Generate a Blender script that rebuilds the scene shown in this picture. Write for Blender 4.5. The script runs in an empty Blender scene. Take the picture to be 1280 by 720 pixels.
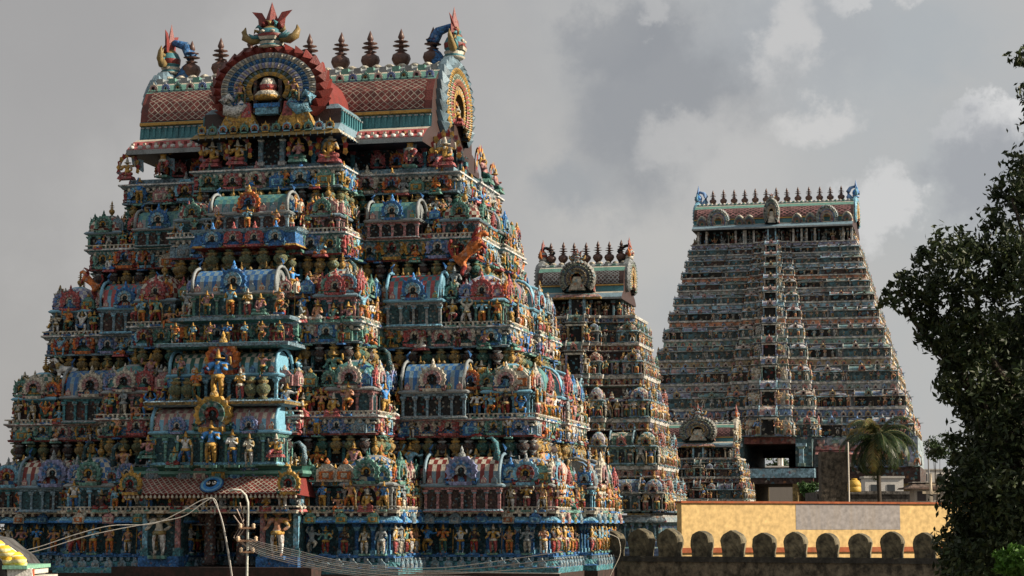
import bpy, math, random
import numpy as np
from mathutils import Matrix, Vector
random.seed(7)
R = math.radians
# ------------------------------------------------------------------ camera
F = 2500.0; TH = math.atan(295/F); CZ = 8.0
sc = bpy.context.scene
COL = sc.collection
cam = bpy.data.cameras.new('camera'); camo = bpy.data.objects.new('camera', cam); COL.objects.link(camo)
camo.location = (0, 0, CZ); camo.rotation_euler = (R(90)+TH, 0, 0)
cam.sensor_width = 36; cam.lens = 36*F/1280; cam.clip_end = 6000; cam.clip_start = .1
sc.camera = camo
sc.view_settings.view_transform = 'Standard'; sc.view_settings.look = 'None'
sc.view_settings.exposure = 0.70; sc.view_settings.gamma = 1
def at(px, py, Y):
    """world point at depth Y seen at a place of the photograph"""
    x = (px-640)/F; v = (360-py)/F
    d = Vector((x, math.cos(TH)-v*math.sin(TH), math.sin(TH)+v*math.cos(TH)))
    return Vector((0, 0, CZ))+d*(Y/d.y)
# ------------------------------------------------------------------ sun
SUN_EL = R(28); SUN_AZ = R(100)      # azimuth clockwise from +Y (view direction)
sd = Vector((math.sin(SUN_AZ)*math.cos(SUN_EL), math.cos(SUN_AZ)*math.cos(SUN_EL), math.sin(SUN_EL)))
sl = bpy.data.lights.new('sun', 'SUN'); sl.energy = 5.0; sl.angle = R(.6); sl.color = (1, .86, .69)
so = bpy.data.objects.new('sun', sl); COL.objects.link(so)
so.rotation_euler = sd.to_track_quat('Z', 'Y').to_euler(); so.location = (60, -20, 80)
# ------------------------------------------------------------------ world: Nishita under broken cloud
W = bpy.data.worlds.new('World'); sc.world = W; W.use_nodes = True
nt = W.node_tree; nt.nodes.clear()
def N(t, **k):
    n = nt.nodes.new(t)
    for a, b in k.items():
        setattr(n, a, b)
    return n
def L(a, b): nt.links.new(a, b)
def inp(n, i, v):
    if hasattr(v, 'is_linked') or isinstance(v, bpy.types.NodeSocket): L(v, n.inputs[i])
    else: n.inputs[i].default_value = v
def mth(op, a, b=0.0, c=0.0, clamp=False):
    n = N('ShaderNodeMath', operation=op, use_clamp=clamp)
    inp(n, 0, a); inp(n, 1, b)
    if op in ('MULTIPLY_ADD', 'SMOOTH_MIN'): inp(n, 2, c)
    return n.outputs[0]
def mixc(f, a, b, mode='MIX'):
    n = N('ShaderNodeMix', data_type='RGBA', blend_type=mode)
    inp(n, 0, f)
    for i, v in ((6, a), (7, b)):
        if isinstance(v, tuple): n.inputs[i].default_value = (*v, 1)
        else: L(v, n.inputs[i])
    return n.outputs[2]
def sstep(x, lo, hi):
    n = N('ShaderNodeMapRange', interpolation_type='SMOOTHSTEP')
    inp(n, 0, x); n.inputs[1].default_value = lo; n.inputs[2].default_value = hi
    return n.outputs[0]
sky = N('ShaderNodeTexSky', sky_type='NISHITA'); sky.sun_disc = False
sky.sun_elevation = SUN_EL; sky.sun_rotation = SUN_AZ; sky.air_density = 1.2; sky.dust_density = 2
tc = N('ShaderNodeTexCoord'); sp = N('ShaderNodeSeparateXYZ'); L(tc.outputs['Generated'], sp.inputs[0])
az = mth('ARCTAN2', sp.outputs[0], sp.outputs[1]); el = mth('ARCSINE', sp.outputs[2])
nz1 = N('ShaderNodeTexNoise'); nz1.inputs['Scale'].default_value = 9; nz1.inputs['Detail'].default_value = 9; nz1.inputs['Roughness'].default_value = .58
L(tc.outputs['Generated'], nz1.inputs[0])
nz2 = N('ShaderNodeTexNoise'); nz2.inputs['Scale'].default_value = 30; nz2.inputs['Detail'].default_value = 8; nz2.inputs['Roughness'].default_value = .6
L(tc.outputs['Generated'], nz2.inputs[0])
nz3 = N('ShaderNodeTexNoise'); nz3.inputs['Scale'].default_value = 75; nz3.inputs['Detail'].default_value = 8; nz3.inputs['Roughness'].default_value = .65
L(tc.outputs['Generated'], nz3.inputs[0])
s1 = N('ShaderNodeSeparateColor'); L(nz1.outputs['Color'], s1.inputs[0])
s2 = N('ShaderNodeSeparateColor'); L(nz2.outputs['Color'], s2.inputs[0])
s4 = N('ShaderNodeSeparateColor'); L(nz3.outputs['Color'], s4.inputs[0])
def warp(base, a, b, c, ka=.09, kb=.055):
    x = mth('MULTIPLY_ADD', mth('SUBTRACT', a, .5), ka, base)
    x = mth('MULTIPLY_ADD', mth('SUBTRACT', b, .5), kb, x)
    return mth('MULTIPLY_ADD', mth('SUBTRACT', c, .5), .016, x)
wa = warp(az, s1.outputs[0], s2.outputs[0], s4.outputs[0]); we = warp(el, s1.outputs[1], s2.outputs[1], s4.outputs[1])
def blob(px, py, rx, ry, soft=.55, rot=0):
    ca, ce = (px-640)/F, TH+(360-py)/F
    dx = mth('SUBTRACT', wa, ca); dy = mth('SUBTRACT', we, ce)
    if rot:
        c, s = math.cos(R(rot)), math.sin(R(rot))
        dx, dy = mth('ADD', mth('MULTIPLY', dx, c), mth('MULTIPLY', dy, s)), mth('SUBTRACT', mth('MULTIPLY', dy, c), mth('MULTIPLY', dx, s))
    dx = mth('DIVIDE', dx, rx/F); dy = mth('DIVIDE', dy, ry/F)
    d = mth('SQRT', mth('ADD', mth('MULTIPLY', dx, dx), mth('MULTIPLY', dy, dy)))
    return sstep(d, 1+soft*.5, 1-soft)
# base: warm grey to the left, cooler to the right, faint mottling
g = sstep(az, -.12, .16)
base = mixc(g, (.385, .372, .365), (.435, .45, .46))
base = mixc(mth('MULTIPLY', sstep(nz1.outputs[0], .38, .68), .6), base, (.49, .475, .46))
for (px, py, rx, ry, so_, rot, col, k) in (
        (880, 330, 260, 90, .9, 0, (.51, .495, .475), .7),
        (700, 200, 60, 120, .9, 0, (.47, .455, .44), .5),
        (850, 130, 140, 140, .60, 0, (.28, .29, .31), .85),
        (735, 262, 75, 50, .7, 15, (.32, .335, .355), .75),
        (790, 40, 95, 50, .5, 0, (.28, .29, .31), .7),
        (1010, 40, 120, 70, .7, 0, (.385, .40, .42), .75),
        (955, 200, 62, 90, .85, -30, (.52, .51, .50), .8),
        (880, 175, 60, 30, .7, 12, (.53, .52, .51), .65),
        (1030, 138, 46, 28, .6, 0, (.60, .59, .58), .85),
        (985, 45, 36, 60, .6, -20, (.58, .57, .56), .8),
        (830, 20, 30, 26, .5, 0, (.52, .515, .51), .6),
        (1100, 255, 34, 48, .4, 0, (.62, .615, .61), .85),
        (1245, 150, 95, 26, .45, 22, (.68, .675, .67), .9),
        (1228, 222, 92, 80, .4, 24, (.34, .35, .375), .85),
        (1150, 70, 90, 60, .8, 0, (.40, .425, .445), .7),
        (1110, 12, 60, 16, .5, 0, (.60, .595, .59), .7),
        (40, 40, 240, 180, .9, 0, (.345, .335, .33), .6),
        (560, 80, 110, 130, .9, 0, (.43, .415, .405), .5)):
    base = mixc(mth('MULTIPLY', blob(px, py, rx, ry, so_, rot), k), base, col)
skys = N('ShaderNodeVectorMath', operation='SCALE'); L(sky.outputs[0], skys.inputs[0]); skys.inputs[3].default_value = .10
fin = mixc(.93, skys.outputs[0], base)
bg = N('ShaderNodeBackground'); bg.inputs[1].default_value = .655; L(fin, bg.inputs[0])
wo = N('ShaderNodeOutputWorld'); L(bg.outputs[0], wo.inputs[0])
W.cycles.sampling_method = 'MANUAL'; W.cycles.sample_map_resolution = 512
# ------------------------------------------------------------------ materials
def material(name, rough=.7, attr=True, col=(.3, .3, .3), dirt=.5, dirtcol=(.05, .048, .04), dscale=1.3, bump=.25, bscale=22, stretch=.35, metallic=0, spec=.3, trans=0, dlo=.5, dhi=.72, orn=0, oscale=11):
    m = bpy.data.materials.new(name); m.use_nodes = True
    t = m.node_tree; t.nodes.clear(); ns = t.nodes; lk = t.links
    o = ns.new('ShaderNodeOutputMaterial'); p = ns.new('ShaderNodeBsdfPrincipled'); lk.new(p.outputs[0], o.inputs[0])
    p.inputs['Roughness'].default_value = rough; p.inputs['Metallic'].default_value = metallic
    p.inputs['Specular IOR Level'].default_value = spec
    c = ns.new('ShaderNodeTexCoord'); mp = ns.new('ShaderNodeMapping'); mp.inputs['Scale'].default_value = (1, 1, stretch)
    lk.new(c.outputs['Object'], mp.inputs[0])
    n1 = ns.new('ShaderNodeTexNoise'); n1.inputs['Scale'].default_value = dscale; n1.inputs['Detail'].default_value = 8; n1.inputs['Roughness'].default_value = .65
    lk.new(mp.outputs[0], n1.inputs[0])
    mr = ns.new('ShaderNodeMapRange'); mr.inputs[1].default_value = dlo; mr.inputs[2].default_value = dhi; mr.inputs[4].default_value = dirt
    lk.new(n1.outputs[0], mr.inputs[0])
    n2 = ns.new('ShaderNodeTexNoise'); n2.inputs['Scale'].default_value = bscale; n2.inputs['Detail'].default_value = 5
    lk.new(c.outputs['Object'], n2.inputs[0])
    mx = ns.new('ShaderNodeMix'); mx.data_type = 'RGBA'
    if attr:
        a = ns.new('ShaderNodeAttribute'); a.attribute_name = 'paint'; src = a.outputs['Color']
    else:
        rgb = ns.new('ShaderNodeRGB'); rgb.outputs[0].default_value = (*col, 1); src = rgb.outputs[0]
    # fine tonal variation of the paint
    v = ns.new('ShaderNodeMapRange'); v.inputs[1].default_value = .3; v.inputs[2].default_value = .7; v.inputs[3].default_value = .72; v.inputs[4].default_value = 1.2
    lk.new(n2.outputs[0], v.inputs[0])
    sc_ = ns.new('ShaderNodeVectorMath'); sc_.operation = 'SCALE'; lk.new(src, sc_.inputs[0]); lk.new(v.outputs[0], sc_.inputs[3])
    last = sc_.outputs[0]; hgt = n2.outputs[0]
    if orn:     # small painted relief: leaf and bead work picked out in neighbouring paints
        vo = ns.new('ShaderNodeTexVoronoi'); vo.inputs['Scale'].default_value = oscale; lk.new(c.outputs['Object'], vo.inputs['Vector'])
        s3 = ns.new('ShaderNodeSeparateColor'); lk.new(vo.outputs['Color'], s3.inputs[0])
        r1 = ns.new('ShaderNodeMapRange'); r1.inputs[3].default_value = .5; r1.inputs[4].default_value = 1.4; lk.new(s3.outputs[0], r1.inputs[0])
        q = ns.new('ShaderNodeVectorMath'); q.operation = 'SCALE'; lk.new(last, q.inputs[0]); lk.new(r1.outputs[0], q.inputs[3])
        r2 = ns.new('ShaderNodeMapRange'); r2.inputs[1].default_value = .80; r2.inputs[2].default_value = .84; r2.inputs[4].default_value = .6*orn; lk.new(s3.outputs[1], r2.inputs[0])
        r3 = ns.new('ShaderNodeValToRGB'); e = r3.color_ramp; e.interpolation = 'CONSTANT'
        for pp, cc in ((0, (.46, .44, .36)), (.22, (.10, .28, .36)), (.5, (.015, .02, .025)), (.72, (.04, .17, .16)), (.86, (.38, .16, .06)), (.94, (.32, .05, .04))):
            (e.elements[0] if pp == 0 else e.elements.new(pp)).color = (*cc, 1)
            if pp == 0: e.elements[0].position = 0
        lk.new(s3.outputs[2], r3.inputs[0])
        m3 = ns.new('ShaderNodeMix'); m3.data_type = 'RGBA'; lk.new(r2.outputs[0], m3.inputs[0]); lk.new(q.outputs[0], m3.inputs[6]); lk.new(r3.outputs[0], m3.inputs[7]); last = m3.outputs[2]
        iv = ns.new('ShaderNodeMath'); iv.operation = 'SUBTRACT'; lk.new(n2.outputs[0], iv.inputs[0]); lk.new(vo.outputs['Distance'], iv.inputs[1]); hgt = iv.outputs[0]
    lk.new(mr.outputs[0], mx.inputs[0]); lk.new(last, mx.inputs[6]); mx.inputs[7].default_value = (*dirtcol, 1)
    lk.new(mx.outputs[2], p.inputs['Base Color'])
    b = ns.new('ShaderNodeBump'); b.inputs['Strength'].default_value = bump; b.inputs['Distance'].default_value = .03
    lk.new(hgt, b.inputs['Height']); lk.new(b.outputs[0], p.inputs['Normal'])
    if trans:
        tr = ns.new('ShaderNodeBsdfTranslucent'); lk.new(mx.outputs[2], tr.inputs[0]); ms = ns.new('ShaderNodeMixShader'); ms.inputs[0].default_value = trans
        lk.new(p.outputs[0], ms.inputs[1]); lk.new(tr.outputs[0], ms.inputs[2]); lk.new(ms.outputs[0], o.inputs[0])
    return m
STU = material('painted_stucco', rough=.6, dirt=.62, dirtcol=(.026, .028, .028), dscale=1.7, bscale=16, bump=.9, orn=.6, oscale=14)
TIL = material('painted_tile', rough=.5, dirt=.6, dirtcol=(.03, .028, .026), dscale=2.4, bscale=20, bump=.5)
STF = material('painted_stucco_far', rough=.8, dirt=.5, dirtcol=(.06, .055, .045), dscale=.7, bscale=5, orn=.7, oscale=3.5)
STM = material('painted_stucco_mid', rough=.7, dirt=.7, dirtcol=(.03, .03, .026), dscale=1.1, bscale=9, bump=.7, orn=1, oscale=7)
COP = material('dark_copper', rough=.45, attr=False, col=(.085, .04, .03), dirt=.5, dirtcol=(.03, .028, .025), dscale=5, spec=.5)
YEL = material('yellow_limewash', rough=.85, attr=True, dirt=.25, dirtcol=(.33, .24, .12), dscale=2.6, bump=.15, bscale=4, stretch=.07, dlo=.46, dhi=.75)
MOS = material('weathered_masonry', rough=.95, attr=True, dirt=.86, dirtcol=(.022, .021, .018), dscale=3.6, bump=.9, bscale=9, stretch=.8, dlo=.40, dhi=.62)
LEAF = material('leaves', rough=.55, dirt=.3, dirtcol=(.01, .02, .006), bump=0, trans=.12)
FROND = material('palm_leaf', rough=.45, dirt=.3, dirtcol=(.02, .025, .01), bump=0, trans=.2)
BARK = material('bark', rough=.95, attr=False, col=(.05, .04, .03), bump=1)
PLN = material('plain_paint', rough=.6, dirt=.25, dirtcol=(.1, .09, .08), dscale=3)
CAB = material('cable_sheath', rough=.5, attr=True, dirt=.3, dirtcol=(.12, .12, .11), dscale=20, bump=0)
MIXC = {STF: (.26, (.50, .48, .44)), STM: (.30, (.30, .25, .17))}      # haze paleness mixed into the far tower's paint; warmer tint for the mid ones
# ------------------------------------------------------------------ geometry store
class G:
    def __init__(s): s.v = []; s.f = []; s.c = []; s.s = []; s.n = 0; s.fin = None
    def add(s, vs, fs, col, sm=False):
        o = s.n; s.v.extend(vs); s.n += len(vs)
        percol = isinstance(col, list)
        for i, f in enumerate(fs):
            s.f.append([j+o for j in f]); s.c.append(col[i] if percol else col); s.s.append(sm)
        return s
    def box(s, x0, x1, y0, y1, z0, z1, col):
        return s.add([(x0, y0, z0), (x1, y0, z0), (x1, y1, z0), (x0, y1, z0), (x0, y0, z1), (x1, y0, z1), (x1, y1, z1), (x0, y1, z1)],
                     [(0, 3, 2, 1), (4, 5, 6, 7), (0, 1, 5, 4), (1, 2, 6, 5), (2, 3, 7, 6), (3, 0, 4, 7)], col)
    def frus(s, cx, cy, z0, z1, w0, d0, w1, d1, col):
        return s.add([(cx-w0, cy-d0, z0), (cx+w0, cy-d0, z0), (cx+w0, cy+d0, z0), (cx-w0, cy+d0, z0), (cx-w1, cy-d1, z1), (cx+w1, cy-d1, z1), (cx+w1, cy+d1, z1), (cx-w1, cy+d1, z1)],
                     [(0, 3, 2, 1), (4, 5, 6, 7), (0, 1, 5, 4), (1, 2, 6, 5), (2, 3, 7, 6), (3, 0, 4, 7)], col)
    def lathe(s, prof, n, col, c=(0, 0, 0), sm=True):
        vs = []; fs = []; cs = []
        for r, z in prof:
            for k in range(n):
                a = 2*math.pi*k/n; vs.append((c[0]+r*math.cos(a), c[1]+r*math.sin(a), c[2]+z))
        for i in range(len(prof)-1):
            for k in range(n):
                fs.append((i*n+k, i*n+(k+1) % n, (i+1)*n+(k+1) % n, (i+1)*n+k)); cs.append(col[i % len(col)] if isinstance(col, list) else col)
        fs.append(list(range(n))[::-1]); cs.append(cs[0]); fs.append([(len(prof)-1)*n+k for k in range(n)]); cs.append(cs[-1])
        return s.add(vs, fs, cs, sm)
    def tube(s, pts, rad, n, col, sm=True):
        pts = [Vector(p) for p in pts]; vs = []; fs = []
        rs = rad if isinstance(rad, (list, tuple)) else [rad]*len(pts)
        up = Vector((0, 0, 1))
        for i, p in enumerate(pts):
            t = (pts[min(i+1, len(pts)-1)]-pts[max(i-1, 0)]).normalized()
            a = t.cross(up)
            if a.length < .1: a = t.cross(Vector((0, 1, 0)))
            a.normalize(); b = a.cross(t)
            for k in range(n):
                q = 2*math.pi*k/n; vs.append(tuple(p+(a*math.cos(q)+b*math.sin(q))*rs[i]))
        for i in range(len(pts)-1):
            for k in range(n): fs.append((i*n+k, i*n+(k+1) % n, (i+1)*n+(k+1) % n, (i+1)*n+k))
        fs.append(list(range(n))[::-1]); fs.append([(len(pts)-1)*n+k for k in range(n)])
        return s.add(vs, fs, col, sm)
    def sweep(s, loop, prof, cols, cap=True, sub=0):
        """rectilinear plan loop (counter-clockwise), profile of (offset, z); colour per profile step"""
        n = len(loop); rings = []
        for off, z in prof:
            rings.append([(p[0], p[1], z) for p in offs(loop, off)])
        vs = [p for r in rings for p in r]; fs = []; cs = []
        for i in range(len(prof)-1):
            for k in range(n):
                fs.append((i*n+k, i*n+(k+1) % n, (i+1)*n+(k+1) % n, (i+1)*n+k)); cs.append(cols[i % len(cols)])
        if cap:
            fs.append([(len(prof)-1)*n+k for k in range(n)]); cs.append(cols[-1]); fs.append(list(range(n))[::-1]); cs.append(cols[0])
        return s.add(vs, fs, cs)
    def done(s):
        if s.fin is None:
            v = np.array(s.v, dtype=np.float64).reshape(-1, 3)
            sz = np.array([len(f) for f in s.f], dtype=np.int32)
            lp = np.array([i for f in s.f for i in f], dtype=np.int32)
            s.fin = (v, lp, sz, np.array(s.c, dtype=np.float32).reshape(-1, 3), np.array(s.s, dtype=bool))
        return s.fin
    def inst(s, src, M):
        """merge a transformed copy of another store"""
        v, lp, sz, c, sm = src.done()
        M = np.array(M); vv = v@M[:3, :3].T+M[:3, 3]
        if not hasattr(s, 'parts'): s.parts = []
        s.parts.append((vv, lp, sz, c, sm)); return s
    def final(s):
        parts = list(getattr(s, 'parts', []))
        if s.v or not parts: parts.append(s.done())
        if len(parts) == 1: return parts[0]
        vs, ls, zs, cs, ss = [], [], [], [], []; o = 0
        for v, lp, sz, c, sm in parts:
            vs.append(v); ls.append(lp+o); zs.append(sz); cs.append(c); ss.append(sm); o += len(v)
        return np.vstack(vs), np.concatenate(ls), np.concatenate(zs), np.vstack(cs), np.concatenate(ss)
    def mesh(s, name, mat):
        v, lp, sz, c, sm = s.final()
        if mat in MIXC: k_, t_ = MIXC[mat]; k_ = k_*np.clip(c.mean(1, keepdims=True)*9-.25, 0, 1); c = c*(1-k_)+np.array(t_, dtype=np.float32)*k_
        m = bpy.data.meshes.new(name)
        m.vertices.add(len(v)); m.vertices.foreach_set('co', v.astype(np.float32).ravel())
        m.loops.add(len(lp)); m.loops.foreach_set('vertex_index', lp)
        m.polygons.add(len(sz)); st = np.concatenate([[0], np.cumsum(sz)[:-1]]).astype(np.int32)
        m.polygons.foreach_set('loop_start', st); m.polygons.foreach_set('loop_total', sz)
        m.update(calc_edges=True)
        m.polygons.foreach_set('use_smooth', sm)
        a = m.attributes.new('paint', 'FLOAT_COLOR', 'FACE')
        a.data.foreach_set('color', np.hstack([c, np.ones((len(c), 1), np.float32)]).ravel())
        m.materials.append(mat); m.validate(); return m
def offs(loop, off):
    n = len(loop); out = []
    for i in range(n):
        p, q, r = loop[i-1], loop[i], loop[(i+1) % n]
        def nor(a, b):
            dx, dy = b[0]-a[0], b[1]-a[1]; l = math.hypot(dx, dy); return dy/l, -dx/l
        n1, n2 = nor(p, q), nor(q, r)
        if abs(n1[0]*n2[0]+n1[1]*n2[1]) > .99: out.append((q[0]+n1[0]*off, q[1]+n1[1]*off))
        else: out.append((q[0]+(n1[0]+n2[0])*off, q[1]+(n1[1]+n2[1])*off))
    return out
def rect(x0, x1, y0, y1): return [(x0, y0), (x1, y0), (x1, y1), (x0, y1)]
def empty(name, loc=(0, 0, 0), rz=0, label=None, cat=None, group=None):
    o = bpy.data.objects.new(name, None); COL.objects.link(o); o.location = loc; o.rotation_euler = (0, 0, rz)
    tag(o, label, cat, group); return o
def tag(o, label=None, cat=None, group=None, kind=None):
    if label: o['label'] = label
    if cat: o['category'] = cat
    if group: o['group'] = group
    if kind: o['kind'] = kind
    return o
def obj(name, g, mat, parent=None, M=None):
    me = g.mesh(name, mat) if isinstance(g, G) else g
    o = bpy.data.objects.new(name, me); COL.objects.link(o)
    if parent: o.parent = parent
    if M is not None: o.matrix_local = Matrix([list(r) for r in M])
    return o
def mat4(x=0, y=0, z=0, k=0, sx=1, sy=None, sz=None):
    """k quarter turns (float allowed), template facing -y"""
    sy = sx if sy is None else sy; sz = sx if sz is None else sz
    a = k*math.pi/2; c, s = math.cos(a), math.sin(a)
    return np.array([[c*sx, -s*sy, 0, x], [s*sx, c*sy, 0, y], [0, 0, sz, z], [0, 0, 0, 1.0]])
def face(s, t, k):
    """point at s along and t out from the tower axis on side k (0 front, 1 right, 2 back, 3 left)"""
    return [(s, -t), (t, s), (-s, t), (-t, -s)][k]
# ------------------------------------------------------------------ palette of the paint
C = dict(maroon=(.20, .055, .045), teal=(.07, .24, .28), teald=(.03, .085, .10), blue=(.04, .16, .40), blueb=(.05, .26, .66), sky=(.20, .46, .62), green=(.04, .15, .12), greenl=(.16, .36, .30),
         pink=(.54, .27, .27), rose=(.48, .11, .11), red=(.30, .03, .025), brick=(.25, .045, .038), org=(.66, .19, .04), gold=(.58, .34, .07), ochre=(.34, .24, .09),
         cream=(.74, .69, .56), white=(.84, .85, .82), grey=(.36, .40, .41), greyb=(.20, .31, .38), olive=(.17, .19, .09), dark=(.010, .011, .012), brown=(.07, .04, .035), skin=(.60, .30, .18), lav=(.30, .33, .56))  # dark: near-black, mostly shade painted into recesses and openings
for k_ in C:
    m_ = sum(C[k_])/3; C[k_] = tuple((m_+(q-m_)*.98)*((.84 if k_ in ('teal', 'blue', 'blueb', 'sky', 'greyb', 'teald') else .74) if k_ not in ('cream', 'white', 'grey', 'pink') else .66) for q in C[k_])
def pick(*k): return C[random.choice(k)]
# ------------------------------------------------------------------ ornament templates (all face -y, base at z = 0)
def arch_ornament(pal, n=11, flames=True, hole=True):
    """horseshoe arch ornament, width 1, height about 1.25"""
    o, m, i, top = pal; g = G(); cz = .47
    a0, a1 = R(-38), R(218)
    def ring(r0, r1, y0, y1, col, col2=None, bump=0, nn=n):
        for k in range(nn):
            t0 = a0+(a1-a0)*k/nn; t1 = a0+(a1-a0)*(k+1)/nn; tm = (t0+t1)/2; rr = r1+bump
            P = lambda r, t, y: (r*math.cos(t), y, cz+r*math.sin(t))
            vs = [P(r0, t0, y0), P(r0, t1, y0), P(r1, t1, y0), P(rr, tm, y0), P(r1, t0, y0), P(r0, t0, y1), P(r0, t1, y1), P(r1, t1, y1), P(rr, tm, y1), P(r1, t0, y1)]
            g.add(vs, [(0, 4, 3, 2, 1), (4, 9, 8, 3), (3, 8, 7, 2), (0, 1, 6, 5)], col if (k % 2 or not col2) else col2)
    ring(.33, .46, -.10, .1, o, None, .06)
    ring(.20, .34, -.17, .1, m, tuple(x*.6+.1 for x in m))
    if hole:
        ring(.12, .21, -.10, .1, i)
        g.add([(.2*math.cos(2*math.pi*k/8), -.03, cz+.2*math.sin(2*math.pi*k/8)) for k in range(8)], [list(range(8))], C['dark'])
    else:
        g.lathe([(0.01, -.001), (.2, 0), (.14, .05), (.02, .07)], 8, i)
    g.box(-.36, .36, -.12, .1, -.0, .12, o)
    for sx in (-1, 1):
        g.tube([(sx*.34, -.05, .1), (sx*.47, -.08, .08), (sx*.52, -.08, .2), (sx*.44, -.08, .25)], [.07, .07, .05, .02], 5, m)
        if flames: g.add([(sx*.40, -.04, .72), (sx*.30, -.04, .86), (sx*.48, -.04, 1.0), (sx*.36, .04, .8)], [(0, 1, 2), (0, 2, 3), (1, 3, 2)], top)
    g.lathe([(.08, .86), (.13, .95), (.10, 1.05), (.05, 1.1), (.06, 1.16), (.0, 1.3)], 6, top)
    return g
PALS = [(C['pink'], C['cream'], C['rose'], C['pink']), (C['blue'], C['sky'], C['cream'], C['blueb']), (C['greenl'], C['green'], C['gold'], C['green']), (C['org'], C['red'], C['blue'], C['gold']),
        (C['cream'], C['pink'], C['dark'], C['cream']), (C['sky'], C['red'], C['gold'], C['grey']), (C['gold'], C['green'], C['red'], C['gold']), (C['lav'], C['blue'], C['white'], C['grey']), (C['rose'], C['rose'], C['cream'], C['rose'])]
ARCH = [arch_ornament(p) for p in PALS]
def block_ornament(a, b):
    """small stepped tablet with a knob, width 1"""
    g = G(); g.box(-.5, .5, -.16, .1, 0, .6, a); g.box(-.36, .36, -.22, .1, .12, .5, b); g.box(-.15, .15, -.26, 0, .2, .42, a)
    g.frus(0, -.03, .6, .85, .42, .13, .2, .1, a); g.lathe([(.1, .85), (.16, .95), (.02, 1.15)], 6, b)
    return g
TABLET = [block_ornament(C['pink'], C['cream']), block_ornament(C['blue'], C['sky']), block_ornament(C['greyb'], C['grey']), block_ornament(C['greenl'], C['gold']), block_ornament(C['cream'], C['org'])]
def pot(c1, c2, n=9):
    g = G(); g.lathe([(.25, 0), (.3, .08), (.16, .16), (.3, .28), (.44, .45), (.40, .6), (.2, .72), (.32, .78), (.32, .84), (.16, .9), (.28, 1)], n, [c1, c1, c2, c1, c1, c1, c2, c2, c1, c1]); return g
POTS = [pot(C['olive'], C['ochre']), pot(C['green'], C['olive']), pot(C['brown'], C['grey']), pot(C['ochre'], C['gold'])]
def kalasha(c, n=10):
    """ridge finial, height 1"""
    g = G(); g.lathe([(.13, 0), (.16, .03), (.10, .06), (.07, .10), (.10, .13), (.17, .2), (.215, .30), (.19, .39), (.10, .45), (.06, .47), (.14, .5), (.05, .53), (.06, .57), (.19, .60), (.05, .63), (.05, .67), (.16, .70), (.04, .73), (.055, .76), (.075, .80), (.04, .9), (.0, 1.0)], n, c); return g
KAL = kalasha(C['brown']); KALC = kalasha(C['gold'], 8); KALG = kalasha(C['greyb'], 8)
# --- figures: a skeleton grown to one continuous skin
def skinned(joints, edges, rad, lab, sub=1):
    me = bpy.data.meshes.new('f'); names = list(joints)
    me.from_pydata([joints[k] for k in names], [(names.index(a), names.index(b)) for a, b in edges], [])
    o = bpy.data.objects.new('f', me); COL.objects.link(o)
    md = o.modifiers.new('s', 'SKIN')
    for i, k in enumerate(names):
        r = rad[k]; me.skin_vertices[0].data[i].radius = r if isinstance(r, tuple) else (r, r)
        me.skin_vertices[0].data[i].use_root = (i == 0)
    if sub: md2 = o.modifiers.new('u', 'SUBSURF'); md2.levels = sub
    dg = bpy.context.evaluated_depsgraph_get(); ev = o.evaluated_get(dg).to_mesh()
    vs = [tuple(v.co) for v in ev.vertices]; fs = [tuple(p.vertices) for p in ev.polygons]; ce = [Vector(p.center) for p in ev.polygons]
    o.evaluated_get(dg).to_mesh_clear(); bpy.data.objects.remove(o); bpy.data.meshes.remove(me)
    labs = []
    seg = [(Vector(joints[a]), Vector(joints[b]), lab.get((a, b)) or lab[b]) for a, b in edges]
    for c in ce:
        best = (9, '')
        for a, b, l in seg:
            d = b-a; t = max(0, min(1, (c-a).dot(d)/max(d.dot(d), 1e-9))); q = (a+d*t-c).length
            if q < best[0]: best = (q, l)
        labs.append(best[1])
    return vs, fs, labs
BR = dict(pel=(.085, .07), wai=(.065, .055), che=(.10, .075), nek=.036, hed=(.058, .062), crn=.058, ctp=.016)
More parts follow.
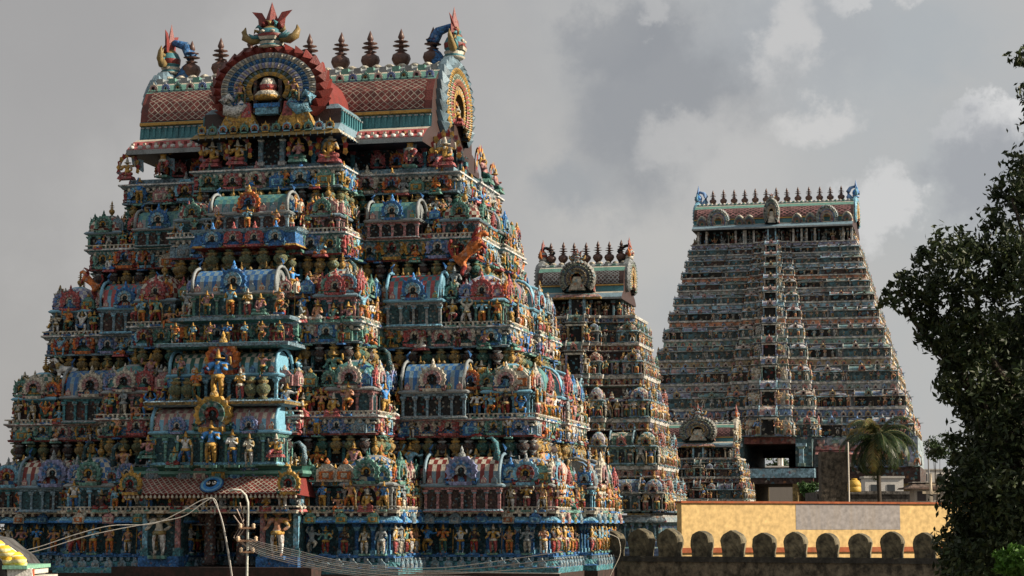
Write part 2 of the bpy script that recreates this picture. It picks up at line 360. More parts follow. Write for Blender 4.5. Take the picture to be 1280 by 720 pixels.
def figure(pose, sub=1):
    J = dict(pel=(0, 0, .47), wai=(0, -.005, .57), che=(0, 0, .68), nek=(0, 0, .765), hed=(0, -.01, .82), crn=(0, 0, .88), ctp=(0, 0, 1.0))
    E = [('pel', 'wai'), ('wai', 'che'), ('che', 'nek'), ('nek', 'hed'), ('hed', 'crn'), ('crn', 'ctp')]
    Rr = dict(BR); Lb = dict(pel='cloth', wai='skin', che='skin', nek='gold', hed='skin', crn='gold', ctp='gold')
    sit = 0
    legs = {'stand': [(.075, 0, .42, .085, -.02, .24, .08, .0, .04, .09, -.08, .02)]*2,
            'dance': [(.075, 0, .42, .13, -.06, .26, .10, .0, .05, .12, -.08, .02), (.075, 0, .42, .20, -.10, .40, .10, -.10, .24, .10, -.17, .22)],
            'stride': [(.08, 0, .42, .16, -.06, .27, .20, -.02, .05, .22, -.1, .02), (.08, 0, .42, .12, -.02, .24, .18, .04, .04, .2, -.04, .02)],
            'lotus': [(.09, -.02, .44, .24, -.14, .42, .06, -.2, .38, -.02, -.2, .38)]*2,
            'royal': [(.08, -.02, .44, .15, -.2, .44, .14, -.2, .2, .15, -.26, .17), (.09, -.02, .44, .24, -.14, .43, .06, -.2, .4, 0, -.2, .4)],
            'squat': [(.09, 0, .30, .22, -.1, .34, .16, -.04, .08, .18, -.12, .03)]*2}[pose['legs']]
    if pose['legs'] == 'squat':
        for k in J: J[k] = (J[k][0], J[k][1], J[k][2]-.14)
    for sd_, lg in zip((-1, 1), legs):
        q = 'l' if sd_ < 0 else 'r'
        for nm, i in (('hip', 0), ('kne', 3), ('ank', 6), ('toe', 9)): J[nm+q] = (lg[i]*sd_, lg[i+1], lg[i+2])
        Rr.update({'hip'+q: .078, 'kne'+q: .058, 'ank'+q: .03, 'toe'+q: (.03, .02)})
        lab = 'cloth' if pose['legs'] != 'squat' else 'skin'
        Lb.update({'hip'+q: 'cloth', 'kne'+q: 'cloth', 'ank'+q: lab, 'toe'+q: 'skin'})
        E += [('pel', 'hip'+q), ('hip'+q, 'kne'+q), ('kne'+q, 'ank'+q), ('ank'+q, 'toe'+q)]
    A = {'down': (.19, .02, .56, .19, -.04, .44), 'pray': (.17, -.06, .58, .03, -.14, .66), 'up': (.24, -.02, .72, .22, -.05, .87), 'hold': (.19, -.02, .58, .17, -.15, .62),
         'hip': (.23, .02, .58, .12, -.05, .5), 'over': (.22, 0, .80, .12, -.02, .96), 'lap': (.17, -.03, .56, .08, -.14, .50), 'club': (.2, -.04, .57, .25, -.12, .5), 'out': (.24, -.04, .66, .36, -.07, .70)}
    dz = -.14 if pose['legs'] == 'squat' else 0
    zt = J['che'][2]+.045
    for q, sd_, key in (('l', -1, 0), ('r', 1, 1)):
        a = A[pose['arms'][key]]
        J['sho'+q] = (sd_*.125, 0, zt); J['elb'+q] = (a[0]*sd_, a[1], a[2]+dz); J['han'+q] = (a[3]*sd_, a[4], a[5]+dz)
        Rr.update({'sho'+q: .048, 'elb'+q: .038, 'han'+q: .032}); Lb.update({'sho'+q: 'skin', 'elb'+q: 'gold' if random.random() < .4 else 'skin', 'han'+q: 'skin'})
        E += [('che', 'sho'+q), ('sho'+q, 'elb'+q), ('elb'+q, 'han'+q)]
        if pose.get('four'):
            J['elc'+q] = (.25*sd_, .03, zt-.03); J['hac'+q] = (.25*sd_, -.02, zt+.13)
            Rr.update({'elc'+q: .028, 'hac'+q: .03}); Lb.update({'elc'+q: 'skin', 'hac'+q: 'gold'})
            E += [('sho'+q, 'elc'+q), ('elc'+q, 'hac'+q)]
    v, f, l = skinned(J, E, Rr, Lb, sub)
    if pose['legs'] in ('lotus', 'royal'):
        v = [(x, y, z-.33) for x, y, z in v]
    return v, f, l, pose
POSES = [dict(legs='stand', arms=('down', 'hold')), dict(legs='stand', arms=('hold', 'hold'), four=1), dict(legs='stand', arms=('pray', 'pray')), dict(legs='dance', arms=('up', 'hold')),
         dict(legs='dance', arms=('over', 'out')), dict(legs='stride', arms=('up', 'club')), dict(legs='stride', arms=('over', 'over')), dict(legs='stand', arms=('hip', 'up')),
         dict(legs='squat', arms=('over', 'over')), dict(legs='stand', arms=('club', 'hip'), four=1), dict(legs='lotus', arms=('lap', 'hold')), dict(legs='royal', arms=('hold', 'lap'), four=1), dict(legs='lotus', arms=('pray', 'pray'))]
SKEL = [figure(p) for p in POSES]
SEAT = (10, 11, 12)
FP = [('skin', 'org', 'gold'), ('blueb', 'gold', 'gold'), ('greenl', 'red', 'gold'), ('cream', 'white', 'ochre'), ('pink', 'green', 'gold'), ('gold', 'rose', 'cream'), ('skin', 'white', 'gold'), ('grey', 'cream', 'grey'), ('org', 'green', 'gold'), ('sky', 'org', 'gold'), ('brown', 'red', 'ochre'), ('white', 'blue', 'gold')]
_fig = {}
def fig(i, p, halo=0):
    """figure store: pose i, palette p, optional halo arch or pedestal"""
    key = (i, p, halo)
    if key in _fig: return _fig[key]
    v, f, l, pose = SKEL[i]; a, b, c = FP[p]; g = G(); cm = {'skin': C[a], 'cloth': C[b], 'gold': C[c]}
    g.add(v, f, [cm[x] for x in l], True)
    if pose['arms'][1] == 'club': g.tube([(.25, -.14, .02), (.26, -.13, .3), (.25, -.12, .58)], [.05, .03, .02], 5, C['ochre'])
    if pose['arms'][0] == 'hip': g.tube([(-.3, .02, .0), (-.27, 0, .85)], .014, 4, C['gold'])
    zb = .06 if i not in SEAT else .02
    g.lathe([(.02, .80-(.33 if i in SEAT else 0)-(.14 if i == 8 else 0)), (.13, .82-(.33 if i in SEAT else 0)-(.14 if i == 8 else 0)), (.13, .83-(.33 if i in SEAT else 0)-(.14 if i == 8 else 0))], 6, cm['gold'], (0, .04, 0))
    if i not in SEAT and i != 8: g.lathe([(.13, .42), (.15, .46), (.12, .50)], 8, cm['gold'], (0, 0, 0)); g.tube([(0, -.10, .46), (0, -.13, .3), (0, -.11, .12)], [.04, .03, .045], 5, cm['gold'])
    if i in SEAT: g.frus(0, -.04, -.06, .03, .26, .18, .22, .15, C['rose'] if p % 2 else C['greenl'])
    else: g.box(-.18, .18, -.14, .1, -.05, .015, C['greenl'] if p % 2 else C['blue'])
    if halo:
        for k in range(12):
            t0 = R(-20+k*18.3); t1 = R(-20+(k+1)*18.3); h0 = .52 if i not in SEAT else .3
            P = lambda r, t, y: (r*.8*math.cos(t), y, h0+r*math.sin(t)*1.1)
            g.add([P(.36, t0, .06), P(.36, t1, .06), P(.46, t1, .06), P(.52, (t0+t1)/2, .06), P(.46, t0, .06), P(.36, t0, .12), P(.36, t1, .12), P(.46, t1, .12), P(.46, t0, .12)], [(0, 4, 3, 2, 1), (5, 6, 7, 8)], C['red'] if k % 2 else C['gold'])
    _fig[key] = g; return g
def beast(col, belly, mane, pose='rear'):
    """leaping horse-lion bracket figure, one skin"""
    if pose == 'rear':
        J = dict(hip=(-.18, 0, .34), mid=(.0, 0, .5), che=(.16, 0, .66), nek=(.24, 0, .84), hed=(.33, 0, .92), nos=(.46, 0, .86), tal=(-.32, 0, .42), ta2=(-.42, 0, .62), ta3=(-.36, 0, .8))
        lg = {'a': ('che', (.32, .06, .62), (.36, .07, .46)), 'b': ('che', (.34, -.06, .68), (.44, -.07, .56)), 'c': ('hip', (-.06, .08, .2), (-.16, .09, .02)), 'd': ('hip', (-.04, -.08, .2), (-.12, -.09, .02))}
    else:
        J = dict(hip=(-.28, 0, .5), mid=(-.02, 0, .5), che=(.22, 0, .54), nek=(.34, 0, .72), hed=(.42, 0, .86), nos=(.56, 0, .78), tal=(-.4, 0, .5), ta2=(-.44, 0, .3), ta3=(-.42, 0, .2))
        lg = {'a': ('che', (.22, .08, .28), (.24, .08, .02)), 'b': ('che', (.3, -.08, .3), (.38, -.08, .12)), 'c': ('hip', (-.26, .09, .28), (-.32, .09, .02)), 'd': ('hip', (-.24, -.09, .28), (-.28, -.09, .02))}
    E = [('hip', 'mid'), ('mid', 'che'), ('che', 'nek'), ('nek', 'hed'), ('hed', 'nos'), ('hip', 'tal'), ('tal', 'ta2'), ('ta2', 'ta3')]
    Rr = dict(hip=.12, mid=.11, che=.13, nek=.085, hed=.075, nos=.045, tal=.035, ta2=.03, ta3=.05)
    Lb = {k: 'b' for k in J}; Lb.update(nek='m', ta2='m', ta3='m')
    for q, (r, k1, k2) in lg.items():
        J['k'+q] = k1; J['h'+q] = k2; Rr['k'+q] = .05; Rr['h'+q] = .035; Lb['k'+q] = 'b'; Lb['h'+q] = 'm'; E += [(r, 'k'+q), ('k'+q, 'h'+q)]
    v, f, l = skinned(J, E, Rr, Lb, 1); g = G(); cm = dict(b=col, m=mane); g.add(v, f, [cm[x] for x in l], True)
    for sy in (-1, 1): g.add([(.3, sy*.05, .97), (.33, sy*.08, .93), (.27, sy*.06, 1.04)] , [(0, 1, 2), (2, 1, 0)], mane)
    g.tube([(.12, 0, .8 if pose == 'rear' else .74), (.2, 0, .98 if pose == 'rear' else .84), (.3, 0, 1.04 if pose == 'rear' else .95)], [.05, .045, .02], 5, mane)
    return g
BEAST = [beast(C['org'], C['cream'], C['red']), beast(C['white'], C['cream'], C['ochre'], 'walk'), beast(C['grey'], C['cream'], C['gold']), beast(C['blue'], C['sky'], C['gold'])]
# --- roofs of the little pavilions
def lattice(g, P, nu, nv, ca, cb, rim=.2, lift=None):
    """diamond tiles over the patch P(u, v): dark centre, pale rim"""
    us = 1/nu; vs_ = 1/nv
    for j in range(-1, nv*2):
        for i in range(0, nu+1):
            cu = (i+(.5 if j % 2 else 0))*us; cv = (j+1)*.5*vs_
            pts = [(cu-us/2, cv), (cu, cv-vs_/2), (cu+us/2, cv), (cu, cv+vs_/2)]
            o = [P(min(1, max(0, a)), min(1, max(0, b))) for a, b in pts]
            q = [P(min(1, max(0, cu+(a-cu)*(1-rim))), min(1, max(0, cv+(b-cv)*(1-rim)))) for a, b in pts]
            if lift: q = [tuple(q[k][m]+lift[m] for m in range(3)) for k in range(4)]
            f1 = random.uniform(.6, 1.3); f2 = random.uniform(.45, 1.1); cx_ = tuple(k*f1 for k in ca); cy_ = tuple(k*f2 for k in cb)
            g.add(o+q, [(4, 5, 6, 7), (0, 1, 5, 4), (1, 2, 6, 5), (2, 3, 7, 6), (3, 0, 4, 7)], [cx_, cy_, cy_, cy_, cy_])
def dome_roof(w, d, h, c1, c2, rim, det=1):
    """four-sided curved dome on a w x d pavilion; eave at z=0"""
    g = G(); hw, hd = w/2, d/2
    g.sweep(rect(-hw, hw, -hd, hd), [(-.1, -.02), (.10, .0), (.14, .05), (.06, .12), (-.02, .14)], [C['grey'], rim, rim, C['cream']])
    prof = [(0, .14), (.035, .30), (.02, .48), (-.04, .66), (-.13, .82), (-.24, .93), (-.33, 1.0)]
    m = 6 if det else 3; hh = h
    ring = []
    for off, z in prof:
        k = off*w*1.15; a, b = hw+k, hd+k; ps = []
        for q in range(4):
            for i in range(m):
                t = i/m; cx = [(-1, -1), (1, -1), (1, 1), (-1, 1)]; p0, p1 = cx[q], cx[(q+1) % 4]
                x, y = p0[0]+(p1[0]-p0[0])*t, p0[1]+(p1[1]-p0[1])*t
                r = 1-.13*(max(0, abs(x)+abs(y)-1))**2
                ps.append((x*a*r, y*b*r, z*hh))
        ring.append(ps)
    n = 4*m; vs = [p for r in ring for p in r]; fs = []; cs = []
    for i in range(len(prof)-1):
        for k in range(n):
            fs.append((i*n+k, i*n+(k+1) % n, (i+1)*n+(k+1) % n, (i+1)*n+k))
            cs.append(rim if i == len(prof)-2 else ((c1 if (i+k) % 2 else c2)))
    fs.append([(len(prof)-1)*n+k for k in range(n)]); cs.append(rim)
    g.add(vs, fs, cs)
    return g
def vault_roof(w, d, h, c1, c2, rim, det=1):
    """barrel vault along x with rolled ends; eave at z=0"""
    g = G(); hw, hd = w/2, d/2
    g.sweep(rect(-hw, hw, -hd, hd), [(-.1, -.02), (.10, .0), (.14, .05), (.06, .12), (-.02, .14)], [C['grey'], rim, rim, C['cream']])
    K = 9; pr = []
    for i in range(K+1):
        a = math.pi*i/K; y = -math.cos(a)*hd*1.02; z = .14+(h-.14)*math.sin(a)**.75
        if i in (0, K): z = .12
        pr.append((y, z))
    nx = max(4, int(w/.16)) if det else 3
    vs = []; fs = []; cs = []
    L2 = hw-.08
    for i in range(nx+1):
        for y, z in pr: vs.append((-L2+2*L2*i/nx, y, z))
    m = K+1
    for i in range(nx):
        for k in range(K):
            fs.append((i*m+k, (i+1)*m+k, (i+1)*m+k+1, i*m+k+1)); top = k in (K//2, K//2-1, K//2+1)
            cs.append((rim if (i % 2) else c1) if k in (0, K-1) else (C['greyb'] if i % 2 else rim) if k == K//2 else (c1 if (i+k) % 2 else c2))
    fs.append([k for k in range(m)][::-1] if 0 else list(range(m))); cs.append(rim); fs.append([nx*m+k for k in range(m)][::-1]); cs.append(rim)
    g.add(vs, fs, cs)
    if det and w > 1.7:
        n = int(w/.34)
        for i in range(n):
            x = -hw+(i+.5)*w/n; g.inst(TABLET[(i*2) % 5], mat4(x, -hd-.02, .13, 0, .2, None, .24)); g.lathe([(.05, 0), (.07, .05), (.02, .12)], 6, C['ochre'], (x, 0, h))
    for sx in (-1, 1):      # rolled gable rims that curl up
        g.tube([(sx*hw, y*1.12, z*1.10) for y, z in pr], .06, 5, rim)
        g.tube([(sx*hw, 0, h*1.1), (sx*(hw+.03), 0, h*1.28), (sx*(hw-.08), 0, h*1.42)], [.07, .05, .02], 5, C['blue'])
    return g
def pillar(h, c1, c2, w=.09):
    g = G(); g.box(-w, w, -w, w, 0, h*.14, c2); g.box(-w*.65, w*.65, -w*.65, w*.65, h*.14, h*.74, c1); g.frus(0, 0, h*.74, h*.86, w*.65, w*.65, w*1.15, w*1.15, c2); g.box(-w*1.5, w*1.5, -w*1.1, w*1.1, h*.86, h, c1)
    return g
print('templates ok')
# ------------------------------------------------------------------ temple towers
def plan(a, b, steps=(), e=.0, c=0, bb=None):
    """plan loop with a stepped bay on the front and back and a shallow one on the flanks"""
    fr = [(-a, -b)]
    for w, t in steps: fr += [(-w, fr[-1][1]), (-w, -t)]
    fr += [(-x, y) for x, y in reversed(fr)]
    lp = list(fr)
    bb = b if bb is None else bb; c = min(c, bb-.8)
    if e: lp += [(a, -c), (a+e, -c), (a+e, c), (a, c)]
    lp += [(a, bb), (-a, bb)]
    if e: lp += [(-a, c), (-a-e, c), (-a-e, -c), (-a, -c)]
    return lp
def edges(loop, ks=(0, 1, 3), minlen=.3):
    n = len(loop)
    for i in range(n):
        p, q = loop[i], loop[(i+1) % n]; dx, dy = q[0]-p[0], q[1]-p[1]; l = math.hypot(dx, dy)
        if l < minlen: continue
        k = 0 if dx > .5*l else 1 if dy > .5*l else 2 if dx < -.5*l else 3
        if k in ks: yield p, (dx/l, dy/l), l, k
def along(loop, gap, ks=(0, 1, 3), out=0, minlen=.3, jit=0):
    for p, d, l, k in edges(loop, ks, minlen):
        n = max(1, int(round(l/gap)))
        for i in range(n):
            u = (i+.5)/n*l+random.uniform(-jit, jit); nx, ny = d[1], -d[0]
            yield p[0]+d[0]*u+nx*out, p[1]+d[1]*u+ny*out, k
class Tower:
    def __init__(s, name, px, py, rz, label, mat, det=1, group='painted temple towers', cat='temple tower', weightk={0: 1, 1: .8, 3: .1, 2: .05}):
        s.root = empty(name, (px, py, 0), rz, label, cat, group); s.rep = {}; s.mat = mat; s.det = det; s.wk = weightk; s.ms = {}
    def part(s, name, g, parent=None, mat=None, M=None): return obj(name, g, mat or s.mat, parent or s.root, M)
    def put(s, name, g, x, y, z, k=0, sc=1, sx=None, sz=None, w=None, mat=None):
        M = mat4(x, y, z, k, sx if sx else sc, sc, sz if sz else sc)
        kk = int(round(k)) % 4
        s.rep.setdefault(name, []).append((sc*s.wk.get(kk, .1) if w is None else w, g, M, mat))
    def flush(s, limit=100, bare=()):
        for nm, lst in s.rep.items():
            lst.sort(key=lambda q: -q[0]); lim = 0 if nm in bare else limit
            for w, g, M, mt in lst[:lim]:
                if id(g) not in s.ms: s.ms[id(g)] = g.mesh(nm, mt or s.mat)
                o = bpy.data.objects.new(nm, s.ms[id(g)]); COL.objects.link(o); o.parent = s.root; o.matrix_local = Matrix([list(r) for r in M])
            if len(lst) > lim:
                g = G()
                for w, q, M, mt in lst[lim:]: g.inst(q, M)
                tag(obj(nm, g, lst[0][3] or s.mat, s.root), kind='stuff')
def pavilion(T, s, t, k, w, d, z0, z1, h, kind, cols, name=None, orn=None, body=True, dets=1, ow=None, sides=()):
    c1, c2, rim, wall, col = cols
    g = G(); hw, hd = w/2, d/2; H = z1-z0
    if body:
        g.sweep(rect(-hw, hw, -hd, hd), [(.04, 0), (.06, .04*H), (.0, .12*H), (-.05, .13*H), (-.05, .88*H), (.0, .9*H), (.05, .99*H)], [col, rim, col, wall, rim, col])
        n = max(2, int(w/.42))
        for q in range(n+1):
            x = -hw+.03+(w-.06)*q/n
            for zz, ww, cc in ((.12, .05, col), (.72, .075, rim), (.80, .10, col)):
                pass
            g.box(x-.045, x+.045, -hd-.01, -hd+.08, .12*H, .74*H, col); g.box(x-.075, x+.075, -hd-.045, -hd+.08, .74*H, .80*H, rim); g.box(x-.10, x+.10, -hd-.06, -hd+.08, .80*H, .885*H, col)
        for sx in sides:
            for q in range(max(2, int(d/.42))+1):
                y = -hd+.05+(d-.1)*q/max(2, int(d/.42)); g.box(min(sx*hw, sx*(hw+.02)), max(sx*hw, sx*(hw+.02)), y-.045, y+.045, .12*H, .8*H, col)
        if w > 1.2: g.box(-.16, .16, -hd-.0, -hd+.1, .13*H, .7*H, C['dark'])
    else: g.box(-hw+.05, hw-.05, -hd+.05, hd, 0, H-.01, wall)
    x, y = face(s, t-hd, k); M = mat4(x, y, z0, k)
    nm = name or ('corner_pavilion' if kind == 'dome' else 'vaulted_pavilion')
    o = T.part(nm, g, M=M)
    r = dome_roof(w, d, h, c1, c2, rim, dets) if kind == 'dome' else vault_roof(w, d, h, c1, c2, rim, dets)
    obj('roof', r, TIL if T.mat is STU else T.mat, o, mat4(0, 0, H))
    A = random.choice(ARCH) if orn is None else ARCH[orn]
    aw = ow or (min(w*.55, h*.95) if kind == 'dome' else min(w*.42, h*1.05))
    obj('arch_ornament', A, T.mat, o, mat4(0, -hd-.06, H+.06, 0, aw, aw, aw*.95))
    if kind == 'dome':
        for q, sx in ((1, 1), (3, -1)):
            obj('arch_ornament', A, T.mat, o, mat4(sx*(hw+.05), 0, H+.06, q, aw, aw, aw*.95))
        obj('finial', KALC, T.mat, o, mat4(0, 0, H+h*.98, 0, .5*w**.5, None, .55*w**.5))
    else:
        n = 3 if w > 1.6 else 1
        for q in range(n): obj('finial', KALC, T.mat, o, mat4((q-(n-1)/2)*w*.3, 0, H+h*.97, 0, .28, None, .34))
    return o
def kapota(z, h, out, c1, c2):
    """curved drip cornice profile"""
    return [(-.3, z), (out*.5, z+.02*h), (out, z+.15*h), (out*.95, z+.35*h), (out*.55, z+.72*h), (out*.1, z+.9*h), (out*.1, z+h), (-.3, z+h+.004)], [c2, c1, c1, c1, c2, c2, c2]
ROOFC = [('blue', 'cream', 'grey'), ('pink', 'cream', 'sky'), ('teal', 'greenl', 'grey'), ('brick', 'cream', 'greyb'), ('lav', 'white', 'sky'), ('green', 'cream', 'sky'), ('blue', 'greyb', 'grey'), ('rose', 'teal', 'sky')]
def rc(i=None):
    a = ROOFC[i if i is not None else random.randrange(len(ROOFC))]
    return C[a[0]], C[a[1]], C[a[2]], pick('teald', 'teald', 'dark', 'brown'), pick('greyb', 'teal', 'sky', 'grey', 'greenl', 'pink')
def storey(T, lv, nx, pav, side, figs=.55, fh=1.0, bandh=.6, fgaps=True, wallc='teald', ledgec='greyb', seed=0):
    """lv/nx: dict(z, a, b, steps) of this storey and of the one above; z1 top of wall, z2 top of pavilion roofs, z3 foot of the parapet band"""
    random.seed(seed+T.det*100)
    a, b, z0 = lv['a'], lv['b'], lv['z']; z1, z2, z3, z4 = lv['z1'], lv['z2'], lv['z3'], nx['z']
    P = plan(a, b, lv['steps'], lv.get('e', .5), lv.get('c', 1.6), lv.get('bb')); Q = plan(nx['a'], nx['b'], nx['steps'], nx.get('e', .5), nx.get('c', 1.4), nx.get('bb'))
    wc = C[wallc]; g = G()
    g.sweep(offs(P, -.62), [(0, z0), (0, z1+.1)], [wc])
    for x, y, k in along(offs(P, -.62), .42, (0, 1, 3)):
        g.inst(T.pil[0], mat4(x, y, z0, k, 1, None, (z1-z0)))
    g.sweep(offs(Q, -.36), [(0, z1), (0, z4-.02)], [C['dark']])  # recessed wall near-black: its deep shade is put into the colour
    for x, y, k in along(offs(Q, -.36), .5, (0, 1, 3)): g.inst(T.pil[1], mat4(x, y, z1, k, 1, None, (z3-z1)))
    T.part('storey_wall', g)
    # cornice over the figures
    g = G(); pr, cs = kapota(z1, .17, .18, pick('teal', 'green', 'sky', 'pink'), C['greyb']); g.sweep(offs(P, -.45), pr, cs)
    for x, y, k in along(P, .34, (0, 1, 3), -.30): g.inst(TABLET[random.randrange(5)], mat4(x, y, z1+.02, k, .2, None, .24))
    T.part('cornice', g)
    # parapet band of the storey above with its ledge
    g = G(); hb = z4-z3
    bc = pick('teal', 'blue', 'green'); 
    g.sweep(offs(Q, .02), [(-.1, z3-.03), (.14, z3), (.16, z3+.07), (.02, z3+.11), (.0, z3+hb*.62), (.08, z3+hb*.68), (.03, z3+hb*.76)], [C['teald'], C['brick'] if seed % 2 else C['greyb'], C['grey'], bc, C['white'], C['grey']])
    ca, cb = random.choice([('blue', 'sky'), ('blueb', 'cream'), ('teal', 'greenl'), ('teal', 'cream')]) if not nx.get('lat') else nx['lat']
    if T.det:
        for p, d, l, k in edges(Q, (0, 1, 3)):
            nxn, nyn = d[1], -d[0]
            lattice(g, lambda u, v: (p[0]+d[0]*u*l+nxn*.045, p[1]+d[1]*u*l+nyn*.045, z3+.13+(hb*.6-.13)*v), max(2, int(l/.2)), 2, C[ca], C[cb], .3)
    T.part('parapet_band', g)
    g = G()
    g.sweep(offs(Q, .0), [(-.1, z4-hb*.24), (.16, z4-hb*.2), (.22, z4-hb*.1), (.30, z4-.03), (.30, z4+.03), (.2, z4+.035)], [C['teald'], C['grey'], C[ledgec], C['white'], C[ledgec]])
    if T.det:
        for x, y, k in along(Q, .26, (0, 1), .16): g.inst(T.drop, mat4(x, y, z4-.05, k, .2, None, .22))
    T.part('ledge', g)
    for x, y, k in along(Q, .86, (0, 1, 3), .12, jit=.05):
        r = random.random(); sc_ = hb*random.uniform(.95, 1.25)
        T.put('arch_ornament' if r < .75 else 'tablet_ornament', random.choice(ARCH) if r < .75 else random.choice(TABLET), x, y, z3+.06, k, sc_*(1 if r < .75 else .8))
    g = G(); lz = z4-hb*.36
    g.sweep(offs(Q, .0), [(-.05, lz-.03), (.13, lz-.02), (.13, lz+.02), (-.05, lz+.03)], [C['grey'], C['cream'], C['grey']])
    zs = z1+(z3-z1)*.45; g.sweep(offs(Q, -.05), [(-.2, zs-.05), (.12, zs-.03), (.14, zs+.01), (-.2, zs+.02)], [C['teal'], C['grey'], C['greyb']])
    for x, y, k in along(P, .17, (0, 1, 3), .24): g.box(x-.035, x+.035, y-.035, y+.035, z0+.03, z0+.15, C['cream'])
    g.sweep(offs(P, .21), [(0, z0+.14), (.06, z0+.145), (.06, z0+.185), (0, z0+.19)], [C['white'], C['cream'], C['white']], cap=False)
    T.part('railing', g)
    # pots on the shelf behind the pavilion roofs
    for x, y, k in along(Q, .52, (0, 1, 3), .02, .9):
        hp = max(.3, min(.62, (z3-z1)*.42)); T.put('pot', random.choice(POTS), x, y, z3-hp-.02, k, hp*.85, sz=hp, w=.5*T.wk[k])
    for (s_, w, t, kind, ci, orn) in pav:
        for sg in ((1, -1) if s_ else (1,)):
            pavilion(T, s_*sg, t, 0, w, w if kind == 'dome' else min(w*.62, 1.5), z0, z1, z2-z1, kind, rc(ci), orn=orn, dets=T.det, sides=(1, -1))
    for (s_, w, t, kind, ci, orn) in side:
        for k in (1, 3):
            pavilion(T, s_ if k == 1 else -s_, t, k, w, min(w*.62, 1.4), z0, z1, z2-z1, kind, rc(ci), orn=orn, dets=T.det)
    # figures standing on the ledge, in front of walls and pavilions
    H = (z1-z0)
    for x, y, k in along(P, figs, (0, 1, 3), .17, jit=.07):
        if random.random() < .1: continue
        i = random.choice((0, 1, 2, 3, 4, 5, 6, 7, 8, 9)) if random.random() < .8 else random.choice(SEAT)
        hh = H*random.uniform(.82, 1.12)*fh
        T.put('statue', fig(i, random.randrange(12), random.random() < .3), x, y, z0+.05, k+random.uniform(-.25, .25), hh*(1.15 if i not in SEAT else 1.2))
    # figures leaning out in front of the parapet band, closest together on the flank
    for kk, gp in ((0, 1.25), (1, .62), (3, 1.0)):
        for x, y, k in along(Q, gp, (kk,), .22, jit=.12):
            if random.random() < .15: continue
            T.put('statue', fig(random.choice((0, 2, 3, 7, 10, 12, 8)), random.randrange(12)), x, y, z3-.02, k+random.uniform(-.2, .2), hb*random.uniform(1.0, 1.45), w=.6*T.wk[k])
        for x, y, k in along(offs(Q, -.1), gp*1.1, (kk,), .28, jit=.2):
            T.put('statue', fig(random.choice((0, 1, 4, 5, 9)), random.randrange(12)), x, y, z1+.12, k+random.uniform(-.2, .2), (z3-z1)*random.uniform(.6, .85), w=.6*T.wk[k])
    # figures seated or dancing between the roofs
    for x, y, k in along(P, figs*1.35, (0, 1, 3), -.12, jit=.15):
        i = random.choice((10, 11, 12, 3, 4, 7, 8)); hh = min(.95, (z2-z1)*random.uniform(.62, .9))
        T.put('statue', fig(i, random.randrange(12)), x, y, z1+.2, k+random.uniform(-.2, .2), hh)
    for x, y, k in along(P, .62, (0, 1, 3), .0, jit=.1):
        r = random.random(); ss = (z2-z1)*random.uniform(.42, .68)
        T.put('arch_ornament' if r < .55 else 'tablet_ornament', random.choice(ARCH) if r < .55 else random.choice(TABLET), x, y, z1+.15, k, ss)
def pils():
    a = G(); a.box(-.05, .05, -.07, .02, 0, .78, C['greyb']); a.box(-.09, .09, -.1, .02, .74, .82, C['pink']); a.box(-.12, .12, -.12, .02, .82, .93, C['teal'])
    b = G(); b.box(-.06, .06, -.08, .02, 0, .9, C['teal']); b.box(-.1, .1, -.12, .02, .78, .88, C['grey'])
    d = G(); d.lathe([(.02, -1.0), (.34, -.9), (.42, -.55), (.2, -.2), (.3, 0)], 7, C['cream'])
    return (a, b), d
def gable_end(pal_out, pal_in, W, H):
    """great horseshoe gable: flame scales round beaded rings; faces -y, base at z=0"""
    g = G(); cz = .44*H; n = 23; a0, a1 = R(-40), R(220)
    P = lambda r, t, y: (r*W*.5*math.cos(t), y, cz+r*H*.5*math.sin(t))
    for k in range(n):
        t0 = a0+(a1-a0)*k/n; t1 = a0+(a1-a0)*(k+1)/n; tm = (t0+t1)/2; tw = tm+(.10 if tm < R(90) else -.10)*0
        v = [P(.80, t0, -.16), P(.80, t1, -.16), P(1.0, t1, -.16), P(1.09, tm+(.17 if tm < R(90) else -.17), -.1), P(1.0, t0, -.16), P(.92, tm+(.05 if tm < R(90) else -.05), -.36), P(.8, t0, .3), P(.8, t1, .3), P(1.0, t1, .3), P(1.09, tm+(.17 if tm < R(90) else -.17), .1), P(1.0, t0, .3)]
        g.add(v, [(0, 4, 5), (4, 3, 5), (3, 2, 5), (2, 1, 5), (1, 0, 5), (4, 10, 9, 3), (3, 9, 8, 2), (0, 1, 7, 6), (6, 7, 8, 9, 10)], pal_out if k % 2 else tuple(q*.7 for q in pal_out))
    def band(r0, r1, y, m, ca, cb, bulge):
        for k in range(m):
            t0 = a0+(a1-a0)*k/m; t1 = a0+(a1-a0)*(k+1)/m; tm = (t0+t1)/2
            v = [P(r0, t0, y), P(r0, t1, y), P(r1, t1, y), P(r1, t0, y), P((r0+r1)/2, tm, y-bulge)]
            g.add(v, [(0, 4, 1), (1, 4, 2), (2, 4, 3), (3, 4, 0)][::1], ca if k % 2 else cb)
    band(.72, .84, -.24, 64, pal_in[0], pal_in[1], .1); band(.60, .73, -.20, 52, pal_in[2], pal_in[3], .12); band(.48, .61, -.26, 44, pal_in[4], pal_in[0], .10); band(.38, .49, -.18, 36, pal_in[5], pal_in[3], .08); band(.30, .39, -.24, 22, C['gold'], C['ochre'], .04)
    for (r, y0, y1, c) in ((.84, -.24, .1, pal_in[0]), (.73, -.24, -.1, pal_in[1]), (.61, -.26, -.1, pal_in[0]), (.39, -.24, .2, C['ochre'])):
        m = 30
        for k in range(m):
            t0 = a0+(a1-a0)*k/m; t1 = a0+(a1-a0)*(k+1)/m; g.add([P(r, t0, y0), P(r, t1, y0), P(r, t1, y1), P(r, t0, y1)], [(0, 1, 2, 3)], c)
    return g, P, cz
